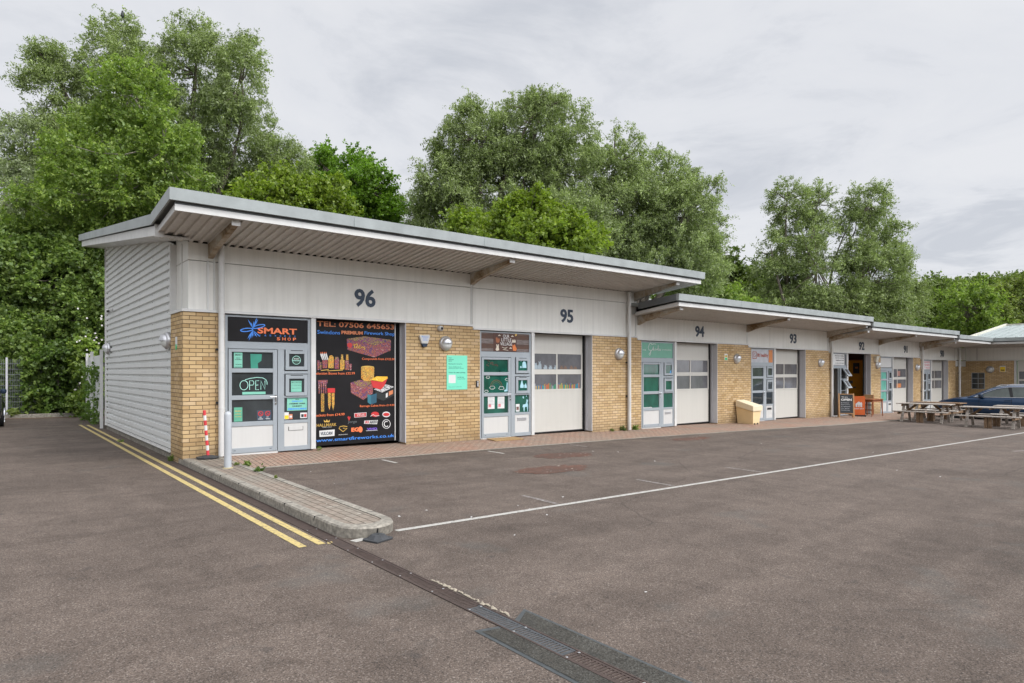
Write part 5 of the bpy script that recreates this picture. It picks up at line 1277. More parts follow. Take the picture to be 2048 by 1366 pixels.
# picnic tables
def picnic():
    t = thing('picnic_table', 'front left weathered picnic table, nearest the terrace doors', 'picnic table', (0, 0, 0), 'weathered picnic tables on the tarmac')
    Lh = .9; W_ = M['oldwood']
    for x in (-.29, -.145, 0, .145, .29): MB().box(x-.068, x+.068, -Lh-.03, Lh+.03, .69, .725).build('top_plank', W_, t, .004)
    for s_ in (-1, 1):
        for x in (.59, .73): MB().box(s_*x-.065, s_*x+.065, -Lh-.03, Lh+.03, .4, .435).build('seat_plank', W_, t, .004)
        for y in (-.68, .68): MB().bar((s_*.2, y, .69), (s_*.52, y, 0), .04, .09, (0, 1, 0)).build('leg', W_, t)
    for y in (-.72, .72):
        MB().box(-.78, .78, y-.02, y+.02, .31, .398).build('seat_bearer', M['newwood'], t); MB().box(-.34, .34, y-.02, y+.02, .6, .688).build('top_bearer', M['newwood'], t)
        MB().bar((0, y-math.copysign(.03, y), .34), (0, y-math.copysign(.42, y), .68), .045, .08).build('brace', M['newwood'], t)
    MB().box(-.34, .34, -.03, .03, .64, .688).build('top_bearer', M['newwood'], t)
    for s_ in (-1, 1):
        for y in (-.06, .06): MB().box(s_*.65-.05, s_*.65+.05, y-.05, y+.05, 0, .398).build('block_post', M['newwood'], t)
    return t
pt1 = picnic()
def place(o, x, y, rz): o.location = (x, y, G(x, y)+.001); o.rotation_euler = (0, 0, R(rz))
place(pt1, 25.95, -3.2, 3)
for x, y, rz, lab in ((25.2, -5.6, 4, 'front right weathered picnic table, nearest the long white line'), (27.9, -3.0, -2, 'dark topped picnic table behind the front left one, by the car bonnet'), (27.6, -6.0, 2, 'rear right picnic table close against the side of the blue car')):
    c = copy_thing(pt1, lab, (0, 0, 0)); place(c, x, y, rz)
    if 'dark' in lab:
        for ch in c.children:
            if ch.name.startswith('top_plank'):
                ch.data = ch.data.copy(); ch.data.materials[0] = M['newwood']

# ------------------------------------------------------------------ the blue estate car
def paint(name, col):
    t = NT(name); t.p.inputs['Coat Weight'].default_value = 1.0; t.p.inputs['Coat Roughness'].default_value = .04
    return t.done(col, .3, .55, .5)
def interp(tab, y):
    for (a, b), (c, d) in zip(tab, tab[1:]):
        if y >= c: k = (y-a)/(c-a); k = k*k*(3-2*k)*.35 + k*.65; return b+(d-b)*k
    return tab[-1][1]
def car(label, col):
    t = thing('parked_car', label, 'car', (0, 0, 0)); pm = paint(label.split()[0]+'_car_paint', col)
    top = [(0, .56), (-.08, .68), (-.3, .8), (-.8, .91), (-1.45, 1.0), (-2.0, 1.0), (-4.6, 1.0), (-4.85, .95), (-4.92, .6)]
    belt = [(0, .54), (-.08, .64), (-.3, .74), (-.8, .84), (-1.45, .9), (-2.8, .94), (-4.6, .98), (-4.92, .6)]
    wid = [(0, .62), (-.08, .76), (-.3, .88), (-.8, .92), (-1.5, .93), (-4.2, .93), (-4.7, .88), (-4.92, .74)]
    ys = [0, -.03, -.08, -.15, -.3, -.5, -.65, -.8, -1.0, -1.2, -1.45, -1.7, -2.1, -2.6, -3.1, -3.6, -4.0, -4.3, -4.6, -4.75, -4.85, -4.92]
    v = []; f = []; n = 0
    for y in ys:
        w, b, tp = interp(wid, y), interp(belt, y), interp(top, y)
        half = [(0, .2), (w*.86, .2), (w*.96, .28), (w*.985, .42), (w, .6 if b > .7 else b*.8), (w*.985, b*.93), (w*.955, b), (w*.8, b+(tp-b)*.75), (w*.4, tp), (0, tp+.01)]
        ring = half + [(-x, z) for x, z in half[-2:0:-1]]; n = len(ring); v += [(x, y, z) for x, z in ring]
    f = [(i*n+k, i*n+(k+1) % n, (i+1)*n+(k+1) % n, (i+1)*n+k) for i in range(len(ys)-1) for k in range(n)] + [tuple(range(n)), tuple(range((len(ys)-1)*n, len(ys)*n))]
    mesh_obj('body', v, f, pm, t, True)
    roof = [(-1.3, .97), (-1.6, 1.12), (-2.0, 1.3), (-2.35, 1.41), (-2.7, 1.455), (-3.4, 1.46), (-4.1, 1.42), (-4.4, 1.36), (-4.7, 1.12), (-4.85, .97)]
    v = []
    for y, z in roof:
        k = min(1, max(0, (z-.95)/.5)); half = [(.885, .93), (.885-.17*k, max(.935, z-.07)), (.66-.03*k if k > .3 else .8, z-.012), (0, z+.01)]
        ring = half + [(-x, q) for x, q in half[-2::-1]]; n = len(ring); v += [(x, y, q) for x, q in ring]
    f = [(i*n+k, i*n+k+1, (i+1)*n+k+1, (i+1)*n+k) for i in range(len(roof)-1) for k in range(n-1)]
    mesh_obj('cabin', v, f, pm, t, True)
    gm = glass_mat('car_glass', (.07, .085, .075), .3, .04)
    for s_ in (-1, 1):
        X = lambda z, o=.0: s_*(.885-.17*min(1, (z-.93)/.45)+.012+o)
        def side(name, pts, m, o=0.0, th=.006):
            q = [(X(z, o), y, z) for y, z in pts]; r_ = [(X(z, o-th), y, z) for y, z in pts]; k = len(pts)
            return mesh_obj(name, q+r_, [tuple(range(k)), tuple(range(k, 2*k))[::-1]] + [(i, (i+1) % k, (i+1) % k+k, i+k) for i in range(k)], m, t)
        side('side_window', [(-1.72, .975), (-2.0, 1.13), (-2.3, 1.27), (-2.72, 1.36), (-2.83, .98)], gm)
        side('side_window', [(-2.93, .98), (-2.84, 1.375), (-3.5, 1.385), (-3.78, 1.0)], gm); side('side_window', [(-3.86, 1.0), (-3.6, 1.385), (-4.15, 1.36), (-4.5, 1.12), (-4.45, 1.01)], gm)
        side('window_pillar', [(-2.83, .98), (-2.72, 1.365), (-2.84, 1.375), (-2.93, .98)], M['black'], .002)
        mb = MB(); pts = [(-1.55, .955), (-2.8, .965), (-4.5, .995)]; mb.tube([(X(z, .004), y, z) for y, z in pts], .011, 6)
        mb.build('chrome_strip', M['chrome'], t)
        MB().tube([(X(z, .004), y, z) for y, z in ((-1.6, .98), (-2.0, 1.17), (-2.33, 1.315), (-2.75, 1.39), (-3.5, 1.41), (-4.15, 1.385))], .012, 6).build('chrome_strip', M['chrome'], t)
        MB().tube([(s_*.66, y, z) for y, z in ((-2.3, 1.405), (-2.45, 1.47), (-3.4, 1.51), (-4.3, 1.44))], .016, 6).build('roof_rail', M['chrome'], t)
        mr = MB().lathe([(.0, 0), (.07, .02), (.09, .09), (.075, .15), (.0, .17)], (s_*.97, -1.82, .93), 14); mr.build('mirror', M['navy'], t, 0, True)
        MB().bar((s_*.86, -1.82, .98), (s_*.97, -1.82, .98), .05, .04).build('mirror_arm', M['black'], t)
        for y in (-2.75, -3.7): MB().box(min(s_*.925, s_*.95), max(s_*.925, s_*.95), y-.11, y+.11, .83, .86).build('door_handle', pm, t, .006)
        for y in (-1.75, -2.88, -3.86): MB().box(min(s_*.9, s_*.934), max(s_*.9, s_*.934), y-.004, y+.004, .3, .9).build('door_gap', M['gap'], t)
        MB().box(min(s_*.9, s_*.936), max(s_*.9, s_*.936), -3.5, -1.3, .22, .27).build('sill', M['black'], t)
        for y in (-.9, -3.88):
            x0, x1 = s_*.72, s_*.925
            MB().lathe([(.0, 0), (.39, 0), (.39, .005)] if s_ > 0 else [(.0, 0), (.39, 0), (.39, -.005)], (s_*.933, y, .35), 28, 'x').build('wheel_arch', M['gap'], t)
            wl = MB().lathe([(.2, 0), (.32, .0), (.335, .03), (.335, .19), (.32, .22), (.2, .22)], (min(x0, x1)+.0, y, .335), 28, 'x').build('wheel', M['rubber'], t, 0, True)
            rm = MB(); xc = s_*.945
            for k in range(10):
                a = k*math.pi/5; rm.bar((xc, y+.04*math.cos(a), .335+.04*math.sin(a)), (xc, y+.215*math.cos(a), .335+.215*math.sin(a)), .02, .035, (1, 0, 0))
            rm.lathe([(.19, 0), (.22, 0), (.22, s_*.012), (.19, s_*.012)], (s_*.937, y, .335), 24, 'x'); rm.build('rim', M['chrome'], wl)
        MB().add([(s_*.55, -.03, .6), (s_*.86, -.3, .66), (s_*.85, -.34, .74), (s_*.56, -.1, .7), (s_*.55, -.09, .6), (s_*.84, -.36, .66), (s_*.83, -.4, .73), (s_*.56, -.16, .7)], [(0,1,2,3),(4,7,6,5),(0,4,5,1),(1,5,6,2),(2,6,7,3),(3,7,4,0)]).build('headlight', M['lens'], t)
    v = [(-.66, -1.42, 1.0), (.66, -1.42, 1.0), (.58, -2.28, 1.4), (-.58, -2.28, 1.4)]; v += [(x, y+.02, z+.025) for x, y, z in v]
    mesh_obj('windscreen', v, [(0,1,2,3),(4,7,6,5),(0,4,5,1),(1,5,6,2),(2,6,7,3),(3,7,4,0)], gm, t)
    for s_ in (-1, 1):
        MB().box(s_*.16-.13, s_*.16+.13, -.02, .012, .42, .6).build('grille', M['gap'], t, .01)
    MB().box(-.3, .3, .0, .02, .3, .4).build('number_plate', M['paper'], t)
    return t
c1 = car('blue estate car parked nose in behind the picnic tables', (.01, .045, .115, 1))
c1.location = (30.92, -2.1, G(30.9, -4))

c2 = copy_thing(c1, 'black estate car just entering the picture at the left edge', (-3.27, 16.3, G(-3, 14)))
bk = paint('black_car_paint', (.006, .006, .008, 1))
for ch in c2.children:
    if ch.name.split('.')[0] in ('body', 'cabin', 'door_handle'): ch.data = ch.data.copy(); ch.data.materials[0] = bk
# ------------------------------------------------------------------ vegetation
def at(u, v, d):
    """world point at view depth d seen at photo pixel (u, v)"""
    c, s = math.cos(PHI), math.sin(PHI); a, b = (u-CX)/F_PX, (YH-v)/F_PX
    return np.array([CAM[0]+d*(c+a*s), CAM[1]+d*(s-a*c), CAM[2]+d*b])
def quads_mesh(name, V, m, parent):
    """V: (n,4,3)"""
    n = len(V); me = bpy.data.meshes.new(name)
    if parent is not None: V = V - np.array(origin(parent))[None, None, :]
    me.vertices.add(n*4); me.vertices.foreach_set('co', V.reshape(-1).astype(np.float32))
    me.loops.add(n*4); me.loops.foreach_set('vertex_index', np.arange(n*4, dtype=np.int32))
    me.polygons.add(n); me.polygons.foreach_set('loop_start', np.arange(0, n*4, 4, dtype=np.int32)); me.polygons.foreach_set('loop_total', np.full(n, 4, dtype=np.int32))
    me.materials.append(m); me.update(calc_edges=True)
    o = bpy.data.objects.new(name, me); COL.objects.link(o); o.parent = parent; return o
def unit(a): return a/(np.linalg.norm(a, axis=-1, keepdims=True)+1e-9)
def leaves_from_boughs(rs, C, O, br, twigs, lpt, L, Wd, droop, up=.35, spread=1.0):
    """C: bough centres, O: outward directions"""
    n = len(C); m = n*twigs
    c = np.repeat(C, twigs, 0); o = np.repeat(O, twigs, 0)
    d = unit(o*.75 + rs.normal(size=(m, 3))*spread*.8 + np.array([0, 0, up]))
    ln = br*rs.uniform(.5, 1.5, (m, 1)); st = c + rs.normal(size=(m, 3))*br*.25
    t = rs.uniform(.05, 1, (m, lpt, 1))
    p = st[:, None, :] + d[:, None, :]*ln[:, None, :]*t + rs.normal(size=(m, lpt, 3))*br*.1
    p[..., 2] -= (droop*ln[:, None, 0]*(t[..., 0]**2))
    p = p.reshape(-1, 3); k = len(p)
    a = unit(np.repeat(d, lpt, 0)*.6 + rs.normal(size=(k, 3))*.8 + np.array([0, 0, -droop*1.2]))
    nn = unit(rs.normal(size=(k, 3))*.8 + np.array([0, 0, .9]) + np.repeat(o, lpt, 0)*.4)
    b = unit(np.cross(a, nn)); s = np.clip(rs.lognormal(-.05, .38, (k, 1)), .4, 2.0)
    a = a*L*s*.5; b = b*Wd*s*.5
    return np.stack([p-a, p+b-a*.1, p+a, p-b-a*.1], 1)
def limb_pts(rs, a, b, sag=.1, k=5):
    a = np.array(a); b = np.array(b); L = np.linalg.norm(b-a); out = []
    w1 = rs.normal(size=3)*L*.06
    for i in range(k+1):
        t = i/k; p = a + (b-a)*t; p = p + w1*math.sin(math.pi*t); p[2] += -sag*L*math.sin(math.pi*t); out.append(p)
    return out
def tree(name, label, cat, depth, lobes, mats, leaf=(.11, .05), br=.55, twigs=9, lpt=14, dens=1.0, droop=.3, up=.35, seed=1, trunk=(None, .3), bark='bark', group=None, rs_depth=1.0, base=None, stems=1, limbs=True):
    rs = np.random.RandomState(seed)
    cs = []
    for q in lobes:
        u, v, ru, rv = q[:4]; dd = q[4] if len(q) > 4 else rs.uniform(-1.6, 1.6)*rs_depth
        d = depth+dd; k = F_PX/d; cs.append((at(u, v, d), ru/k, rv/k))
    mean = sum(c[0] for c in cs)/len(cs)
    bx = at(trunk[0], 743, depth)[:2] if trunk[0] is not None else mean[:2]
    bz = G(bx[0], bx[1]) if base is None else base
    root = thing(name, label, cat, (float(bx[0]), float(bx[1]), float(bz)), group)
    boughs = []; outs = []
    for c, ru, rv in cs:
        A = 4*math.pi*ru*(ru+rv)/2; n = max(6, int(A/(br*br*1.15)*dens))
        d = unit(rs.normal(size=(n, 3))); r_ = .42 + .58*np.sqrt(rs.uniform(0, 1, (n, 1))) + rs.normal(size=(n, 1))*.06
        ph = rs.uniform(0, 6.28, 6); fq = 2.1/br
        lump = (np.sin(d[:, 0]*5+ph[0])*np.sin(d[:, 1]*5+ph[1]) + np.sin(d[:, 2]*6+ph[2])*np.sin(d[:, 0]*4+ph[3]))[:, None]
        r_ = r_*(1+.13*lump)
        P = c + d*r_*np.array([ru, ru, rv])
        gap = np.sin(P[:, 0]*fq*.5+ph[4])*np.sin(P[:, 1]*fq*.5+ph[5])*.5 + np.sin(P[:, 2]*fq*.62+ph[0])*.7 + rs.normal(size=n)*.35
        k_ = gap > -.62*(1 if n > 10 else 9); P, d = P[k_], d[k_]
        boughs.append(P); outs.append(d)
    B = np.concatenate(boughs); O = np.concatenate(outs)
    keep = B[:, 2] > bz+.2; B, O = B[keep], O[keep]
    # thin out where another lobe's bulk hides the bough anyway
    V = leaves_from_boughs(rs, B, O, br, twigs, lpt, leaf[0], leaf[1], droop, up)
    quads_mesh('crown', V, M[mats], root)
    if limbs:
        mb = MB(); b0 = np.array([bx[0], bx[1], bz-.2])
        topz = max(c[0][2] for c in cs); r0 = trunk[1]
        fork = np.array([bx[0], bx[1], bz + (mean[2]-bz)*.45])
        ctr = fork.copy()
        mb.tube([tuple(p) for p in limb_pts(rs, b0, fork, 0, 5)], [r0*1.25, r0*1.0, r0*.92, r0*.85, r0*.8, r0*.74], 10, False)
        for c, ru, rv in cs:
            pp = limb_pts(rs, fork - np.array([0, 0, rs.uniform(0, .5)]), c[0] if isinstance(c, tuple) else c + np.array([0, 0, rv*.55]), .06, 6)
            mb.tube([tuple(p) for p in pp], [r0*.5*(1-.14*i) for i in range(7)], 7, False)
        idx = rs.permutation(len(B))[:min(len(B), 130)]
        CC = np.array([c[0] for c in cs])
        for i in idx:
            j = int(np.argmin(np.linalg.norm(CC-B[i], axis=1))); pp = limb_pts(rs, CC[j]*.8+B[i]*.2, B[i]+O[i]*br*.6, .05, 3)
            mb.tube([tuple(p) for p in pp], [r0*.14, r0*.1, r0*.07, r0*.03], 4, False)
        mesh_obj('trunk', mb.v, mb.f, M[bark], root)
    return root
BG = 'trees behind the terrace'
tree('willow_tree', 'tallest grey green willow rising behind the corrugated side wall', 'tree', 35, [(110,190,60,95),(95,130,26,50),(245,150,80,100),(243,75,22,45),(395,150,75,95),(400,75,24,42),(480,175,50,90),(495,120,22,50),(460,300,105,110),(555,340,58,60),(300,320,150,130),(130,330,90,90),(380,430,170,100),(200,480,160,110)],
     'leaf_willow', (.115, .042), .6, 11, 25, 1.1, .35, .55, 11, (330, .42), group=BG)
tree('birch_tree', 'bright green birch in front of the tall willow, behind the roof end', 'tree', 29.5, [(265,190,62,70),(235,290,105,80),(250,390,150,95),(170,470,120,70),(325,300,70,80),(330,420,100,70),(180,370,80,70)],
     'leaf_birch', (.1, .065), .5, 10, 20, .95, .2, .3, 12, (268, .24), 'palebark', group=BG)
tree('willow_tree', 'pale silvery willow at the left edge of the picture', 'tree', 32, [(45,310,75,70),(20,420,95,95),(100,420,80,85),(40,520,110,80),(120,520,70,60)],
     'leaf_silver', (.12, .042), .55, 10, 19, .95, .3, .4, 13, (-20, .3), group=BG)
tree('maple_tree', 'yellow green maple low behind the roof, left of the dark green oak', 'tree', 31, [(560,395,70,50),(640,405,60,45),(600,440,110,50),(505,425,55,40),(480,480,80,50)],
     'leaf_maple', (.115, .095), .5, 9, 19, .95, .1, .3, 14, (560, .22), group=BG)
tree('oak_tree', 'vivid green oak rising between the two willow groups', 'tree', 40, [(692,345,55,48),(645,335,35,35),(740,385,48,42),(690,410,90,50),(760,430,40,35)],
     'leaf_oak', (.13, .095), .58, 9, 23, 1.0, .1, .25, 15, (700, .3), group=BG)
tree('willow_tree', 'small thin willow top between the oak and the large central willow', 'tree', 44, [(822,425,32,42),(850,460,40,40),(800,470,40,30)], 'leaf_silver', (.16, .05), .5, 8, 12, .7, .3, .5, 16, (820, .15), group=BG)
tree('willow_tree', 'large rounded central willow, left half of the central group', 'tree', 37, [(950,285,85,68),(1080,255,95,58),(1085,215,22,28),(895,370,60,75),(1010,380,120,90),(1120,350,80,95),(885,450,65,70),(1000,480,150,60),(1130,460,90,80)],
     'leaf_willow', (.115, .044), .58, 11, 25, 1.2, .4, .35, 17, (1000, .45), group=BG)
tree('willow_tree', 'silvery willow with three rounded tops, right half of the central group', 'tree', 39, [(1230,330,66,62),(1250,430,100,90),(1330,365,60,55),(1375,430,65,75),(1300,500,130,80),(1400,480,45,60),(1200,520,100,60),(1390,560,60,70)],
     'leaf_willow', (.115, .044), .58, 11, 25, 1.2, .4, .35, 18, (1270, .42), group=BG)
tree('maple_tree', 'bright yellow green maple just above the gutter in front of the central willows', 'tree', 28, [(1062,430,62,36),(990,465,55,38),(1130,465,58,38),(1070,490,130,45),(930,455,35,28)],
     'leaf_maple', (.105, .085), .42, 9, 20, 1.0, .1, .3, 19, (1060, .2), group=BG)
tree('willow_tree', 'slender upright willow, left one of the right hand pair', 'tree', 50, [(1575,402,30,46),(1600,480,50,80),(1568,550,46,70),(1638,410,30,44),(1635,540,45,90),(1590,620,90,50),(1540,510,35,40)],
     'leaf_willow', (.145, .055), .7, 10, 21, 1.05, .25, .6, 20, (1600, .35), group=BG)
tree('willow_tree', 'upright willow with a leaning bare stem, right one of the right hand pair', 'tree', 52, [(1742,412,42,46),(1705,480,42,80),(1770,480,40,55),(1740,560,70,80),(1795,540,24,45),(1720,620,90,50),(1800,600,50,50)],
     'leaf_willow', (.145, .055), .7, 10, 21, 1.05, .25, .6, 21, (1690, .32), group=BG)
tree('hazel_tree', 'dark green tree low between the central and right hand willows', 'tree', 60, [(1445,545,45,38),(1500,560,45,40),(1470,600,85,50),(1535,610,60,50),(1400,600,70,50)], 'leaf_wood', (.22, .15), .8, 8, 12, 1.0, .1, .3, 22, (1470, .3), group=BG)
tree('thorn_tree', 'olive green bushy tree just above the lower roof of unit 94', 'tree', 44, [(1440,620,70,40),(1370,590,50,45),(1500,640,60,35)], 'leaf_birch', (.16, .1), .6, 8, 12, 1.0, .1, .3, 23, (1420, .2), group=BG)
for k, (lab, lobes, m_, d_) in enumerate((
  ('rounded green tree behind the roof of units 92 and 91', [(1860,610,62,50),(1820,650,60,40),(1900,660,60,36)], 'leaf_wood', 66),
  ('yellow green tree at the right edge above the pale sloping roof', [(2030,600,55,42),(1985,640,60,40),(2060,650,60,50)], 'leaf_gold', 62),
  ('mid green tree above the roof of unit 90', [(1935,620,50,40),(1945,665,60,30),(1900,690,50,26)], 'leaf_birch', 58),
  ('dark green tree between the right hand willow and the gutter of unit 92', [(1760,660,60,34),(1700,650,50,34),(1650,640,50,30)], 'leaf_dark', 56))):
    tree('woodland_tree', lab, 'tree', d_, lobes, m_, (.18, .13), .8, 9, 18, 1.0, .1, .3, 40+k, (None, .3), group=BG)
# shrubs and climbers at the rear fence
SH = 'shrubs around the rear fence'
tree('dense_shrub', 'dark ivy clad shrub mass behind the mesh fence at the far left', 'shrub', 28.5, [(20,760,80,90,1),(100,740,90,90,1),(60,680,110,80,1.5)], 'leaf_dark', (.12, .085), .42, 9, 13, 1.1, .15, .2, 31, (40, .15), group=SH)
tree('sycamore_tree', 'leafy sycamore overhanging the rear fence at the far left, below the silvery willow', 'tree', 27, [(25,600,75,60),(110,560,90,70),(60,520,90,60),(-20,540,60,80),(150,520,70,60),(90,640,60,36),(20,665,55,30)], 'leaf_mid', (.11, .085), .45, 10, 17, 1.1, .2, .2, 36, (70, .2), group=BG)
tree('sycamore_tree', 'darker sycamore beside the rear corner of the side wall', 'tree', 27.5, [(190,560,50,70),(185,640,50,60),(230,600,50,90),(160,760,60,80),(215,720,40,90)], 'leaf_mid', (.1, .08), .45, 10, 17, 1.1, .2, .2, 32, (170, .16), group=BG)
tree('dense_shrub', 'lighter green shrub hanging over the fence top at the left', 'shrub', 25.4, [(30,690,45,26,0),(78,735,34,36,-.5),(20,750,26,40,-.4),(60,700,45,24,0),(70,790,30,26,-.6),(15,800,22,22,-.6)], 'leaf_mid', (.11, .08), .32, 9, 13, 1.2, .3, .1, 33, (40, .06), group=SH)
tree('dense_shrub', 'dark leafy shrub covering the middle of the mesh fence', 'shrub', 24.9, [(115,730,34,40,0),(105,775,30,30,0),(145,712,30,24,0),(60,765,36,30,.2),(130,800,18,14,0)], 'leaf_dark', (.1, .075), .28, 8, 12, .9, .25, .1, 37, (110, .05), group=SH)
tree('dense_shrub', 'shrub of mid green leaves covering the fence beside the black car', 'shrub', 25.0, [(5,715,30,34,0),(28,770,24,34,0),(-25,740,40,60,0),(50,800,22,18,0)], 'leaf_mid', (.11, .08), .3, 9, 13, 1.1, .25, .1, 38, (0, .05), group=SH)
br_ = tree('bramble', 'bramble with white blossom climbing beside the rear corner of the side wall', 'bramble', 24.6, [(178,735,20,36,0),(188,780,14,34,0),(170,800,18,26,0),(168,700,22,22,0)], 'leaf_birch', (.1, .075), .26, 8, 11, 1.1, .25, .1, 34, (180, .03), group=SH)
tree('low_ivy', 'low weeds growing through the foot of the rear fence', 'weeds', 25, [(60,800,40,16,0),(115,812,40,12,0),(30,815,25,14,0),(85,780,45,20,.2)], 'leaf_dark', (.09, .065), .22, 7, 10, .9, .1, .3, 35, (70, .02), group=SH, limbs=False)
rs = np.random.RandomState(4)
C_ = np.array([at(u, v, 24.2) for u, v in zip(rs.uniform(150, 205, 34), rs.uniform(600, 800, 34))]); fl = MB()
for c in C_:
    for k in range(5):
        a = k*1.257; fl.add([tuple(c), tuple(c+np.array([.035*math.cos(a), -.01, .035*math.sin(a)])), tuple(c+np.array([.035*math.cos(a+.9), -.012, .035*math.sin(a+.9)]))], [(0, 1, 2)])
struct(fl.build('blossom', M['flower'], br_), 'stuff')
# rear mesh fence
def rear_fence():
    t = thing('mesh_fence', 'galvanised steel mesh fence with posts along the back of the yard, overgrown with shrubs', 'fence', (-2, 17.3, -.1))
    y = 17.3; z0, z1 = .05, 2.05; posts = [-7.3, -4.75, -2.15, .38]
    for x in posts: MB().box(x-.03, x+.03, y-.03, y+.03, -.2, z1+.06).build('post', M['jamb'], t)
    for a, b in zip(posts, posts[1:]):
        mb = MB(); x = a+.06
        while x < b-.04: mb.box(x, x+.008, y-.045, y-.038, z0, z1); x += .052
        z = z0+.02
        while z < z1: mb.box(a+.04, b-.04, y-.056, y-.0455, z, z+.014); z += .2
        mb.build('mesh_panel', M['fence'], t)
    return t
rear_fence()
struct(MB().box(-12, .9, 16.6, 16.75, -.3, .04).build('rear_kerb', M['concrete'], None))
sheet('planting_bed', [-12, -6, 0, 1.5], [16.75, 18.5, 30], lambda x, y: -.02, M['earth'])
# overgrown white posts at the rear corner of the building
t = thing('side_fence', 'ivy covered white metal fence return at the rear corner of the side wall', 'fence', (-.1, 12, -.1))
for x, y in ((-.06, 10.0), (-.02, 12.6), (.12, 15.2)): MB().box(x-.04, x+.04, y-.04, y+.04, -.2, 2.25).build('post', M['trim'], t)
MB().add([(-.03, 10.1, .05), (.13, 15.1, .05), (.13, 15.1, 2.1), (-.03, 10.1, 2.1), (-.01, 10.1, .05), (.15, 15.1, .05), (.15, 15.1, 2.1), (-.01, 10.1, 2.1)], [(0,1,2,3),(4,7,6,5),(0,4,5,1),(1,5,6,2),(2,6,7,3),(3,7,4,0)]).build('sheet_panel', M['clad'], t)
def climber(name, label, cat, pts, m, leaf, br, n, seed, twigs=5, lpt=7, droop=.1, group=None):
    rs = np.random.RandomState(seed); P = np.array(pts); root = thing(name, label, cat, tuple(float(q) for q in P[0]), group)
    C = P[rs.randint(0, len(P), n)] + rs.normal(size=(n, 3))*br*.6
    V = leaves_from_boughs(rs, C, unit(rs.normal(size=(n, 3))), br, twigs, lpt, leaf[0], leaf[1], droop, .4, .8)
    V = V[(V[:, :, 2].min(1) > -.5)]
    quads_mesh('foliage', V, m, root); return root
climber('ivy_climber', 'ivy climbing the white fence return by the side wall', 'ivy', [(-.12+.2*k/8, 10.6+4.2*k/8, z) for k in range(9) for z in (0, .3, .7, 1.1, 1.5)], M['leaf_dark'], (.07, .06), .2, 70, 5)
# weeds
def weed(label, x, y, z, r, n, m='leaf_dark', seed=1): climber('weed', label, 'weed', [(x, y, z+.02), (x, y, z+r*.35)], M[m], (r*.34, r*.12), r*.32, n, seed, 4, 4, .2, 'weeds in the paving and kerb joints')
weed('green weed at the foot of the downpipe between units 95 and 94, right side', 12.38, -.06, pave_z(12.4, .1), .17, 16, 'leaf_birch', 1)
weed('green weed at the foot of the downpipe between units 95 and 94, left side', 11.86, -.07, pave_z(11.9, .1), .16, 18, 'leaf_dark', 2)
weed('brownish weed along the foot of the brick left of the unit 94 downpipe', 11.4, -.06, pave_z(11.4, .1), .11, 12, 'leaf_gold', 3)
weed('small green weed at the road edge of the corner pier', -.03, .75, G(0, .75), .12, 20, 'leaf_birch', 4)
weed('small weed at the white mullion between the door and poster of unit 96', 2.56, -.03, pave_z(2.5, .1), .09, 8, 'leaf_birch', 5)
weed('upper weed in the joint of the kerbed island beside the tarmac', .7, -1.45, G(.7, -1.4)+.09, .12, 16, 'leaf_birch', 6)
weed('weed at the top end of the island edging near the bollard', .55, -1.38, G(.6, -1.4)+.1, .09, 12, 'leaf_gold', 7)
weed('dark weed halfway along the island edging', .6, -2.35, G(.6, -2.3)+.1, .12, 18, 'leaf_dark', 8)
weed('small brown weed on the island edging, nearer the nose', .57, -3.2, G(.6, -3.2)+.1, .07, 8, 'leaf_gold', 9)
weed('yellow green weed on the kerb beside the rear fence', -2.0, 16.7, .04, .3, 34, 'leaf_gold', 10)
weed('yellowish plant at the left end of the rear kerb', -3.5, 16.6, .04, .28, 26, 'leaf_gold', 12)
weed('little green tuft beside the foot of the corrugated wall', -.25, 5.2, G(0, 5), .12, 10, 'leaf_birch', 13)
# bird on the willow top
p = at(245, 30, 34); t = thing('bird', 'small black bird perched on the top of the tall left willow', 'bird', tuple(float(q) for q in p))
x, y, z = [float(q) for q in p]
MB().lathe([(.0, -.16), (.05, -.12), (.085, -.02), (.07, .08), (.045, .13), (.05, .17), (.035, .21), (.0, .23)], (x, y, z), 12).build('body', M['ink'], t, 0, True)
MB().bar((x+.02, y, z-.1), (x+.1, y, z-.38), .05, .015).build('tail', M['ink'], t)
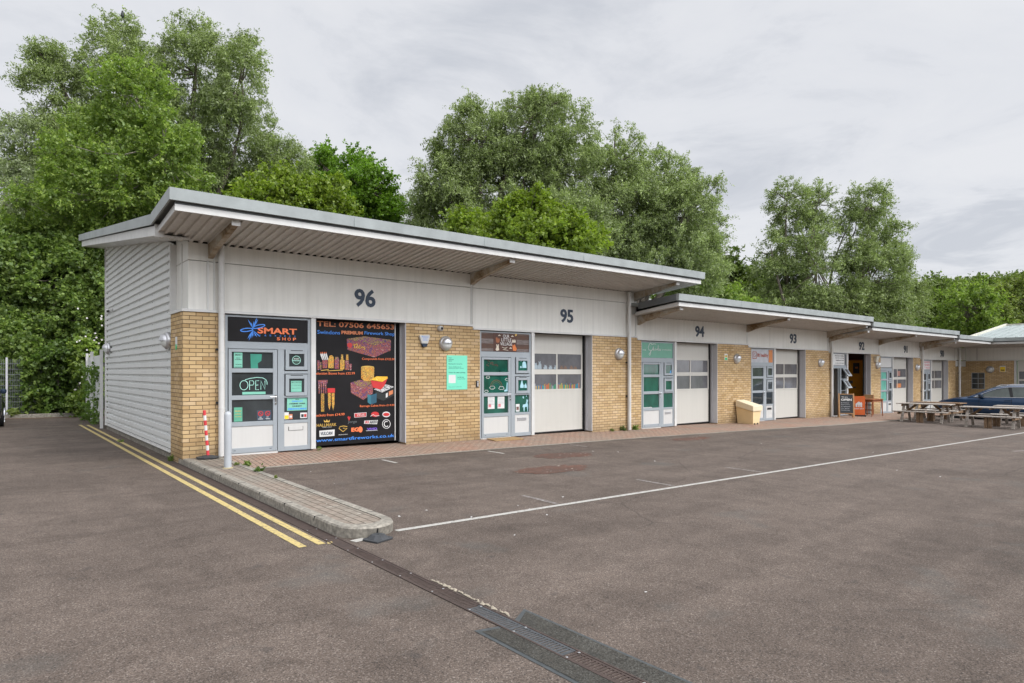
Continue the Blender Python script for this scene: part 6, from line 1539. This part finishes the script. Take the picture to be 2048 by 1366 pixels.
# unseen tree belt behind the opposite terrace, added to darken reflections in the glass
for k in range(7):
    x_, y_ = -22+11*k, -55-2*(k % 2); t = thing('unseen_reflected_tree', 'tree number %s in the unseen belt added for the glass to reflect' % ('one', 'two', 'three', 'four', 'five', 'six', 'seven')[k], 'tree', (x_, y_, -1), 'unseen trees added for the glass to reflect')
    MB().tube([(x_, y_, -1), (x_, y_, 8)], [.3, .15], 8).build('trunk', M['bark'], t)
    r9 = np.random.RandomState(60+k); dd = unit(r9.normal(size=(130, 3))); cc = np.array([x_, y_, 8]) + dd*np.array([5.5, 4, 5])*r9.uniform(.5, 1, (130, 1))
    quads_mesh('crown', leaves_from_boughs(r9, cc, dd, 1.4, 5, 6, .6, .45, .1, .3), M['leaf_wood'], t)
# wooded hill
def hz(x, y):
    # height of the hill: rises beyond 75 m from the yard towards the right back
    d = math.hypot(x-CAM[0], y-CAM[1]); k = max(0, min(1, (d-72)/62)); k = k*k*(3-2*k)
    ang = math.atan2(y-CAM[1], x-CAM[0]); w = max(0, min(1, (ang+.45)/.3))*max(0, min(1, (1.25-ang)/.35))
    n = 1.6*math.sin(x*.045+1)+1.2*math.sin(y*.06+x*.02)
    return -.9 + (12.3+n)*k*w
xs, ys = rng(20, 260, 8), rng(-130, 240, 8); v = [(x, y, hz(x, y)) for y in ys for x in xs]; n = len(xs); f = []
for j in range(len(ys)-1):
    for i in range(n-1):
        if max(v[q][2] for q in (j*n+i, j*n+i+1, (j+1)*n+i, (j+1)*n+i+1)) > -.8: f.append((j*n+i, j*n+i+1, (j+1)*n+i+1, (j+1)*n+i))
used = sorted(set(q for g in f for q in g)); mp_ = {q: i for i, q in enumerate(used)}
struct(mesh_obj('hill', [v[q] for q in used], [tuple(mp_[q] for q in g) for g in f], M['grass']))
rs = np.random.RandomState(9); B = []; O = []
for k in range(1500):
    d = rs.uniform(82, 150); u = rs.uniform(1360, 2350); p = at(u, 743, d); z = hz(p[0], p[1])
    if z < 1.5: continue
    r_ = rs.uniform(2.2, 3.8); n = 16; dd = unit(rs.normal(size=(n, 3))); dd[:, 2] = np.abs(dd[:, 2])*.9+dd[:, 2]*.1
    B.append(np.array([p[0], p[1], z+2.2]) + dd*np.array([r_, r_, r_*.85])); O.append(dd)
B = np.concatenate(B); O = np.concatenate(O)
V = leaves_from_boughs(rs, B, O, 1.3, 6, 9, .42, .3, .1, .3)
struct(quads_mesh('hillside_wood', V, M['leaf_wood'], None), 'stuff')
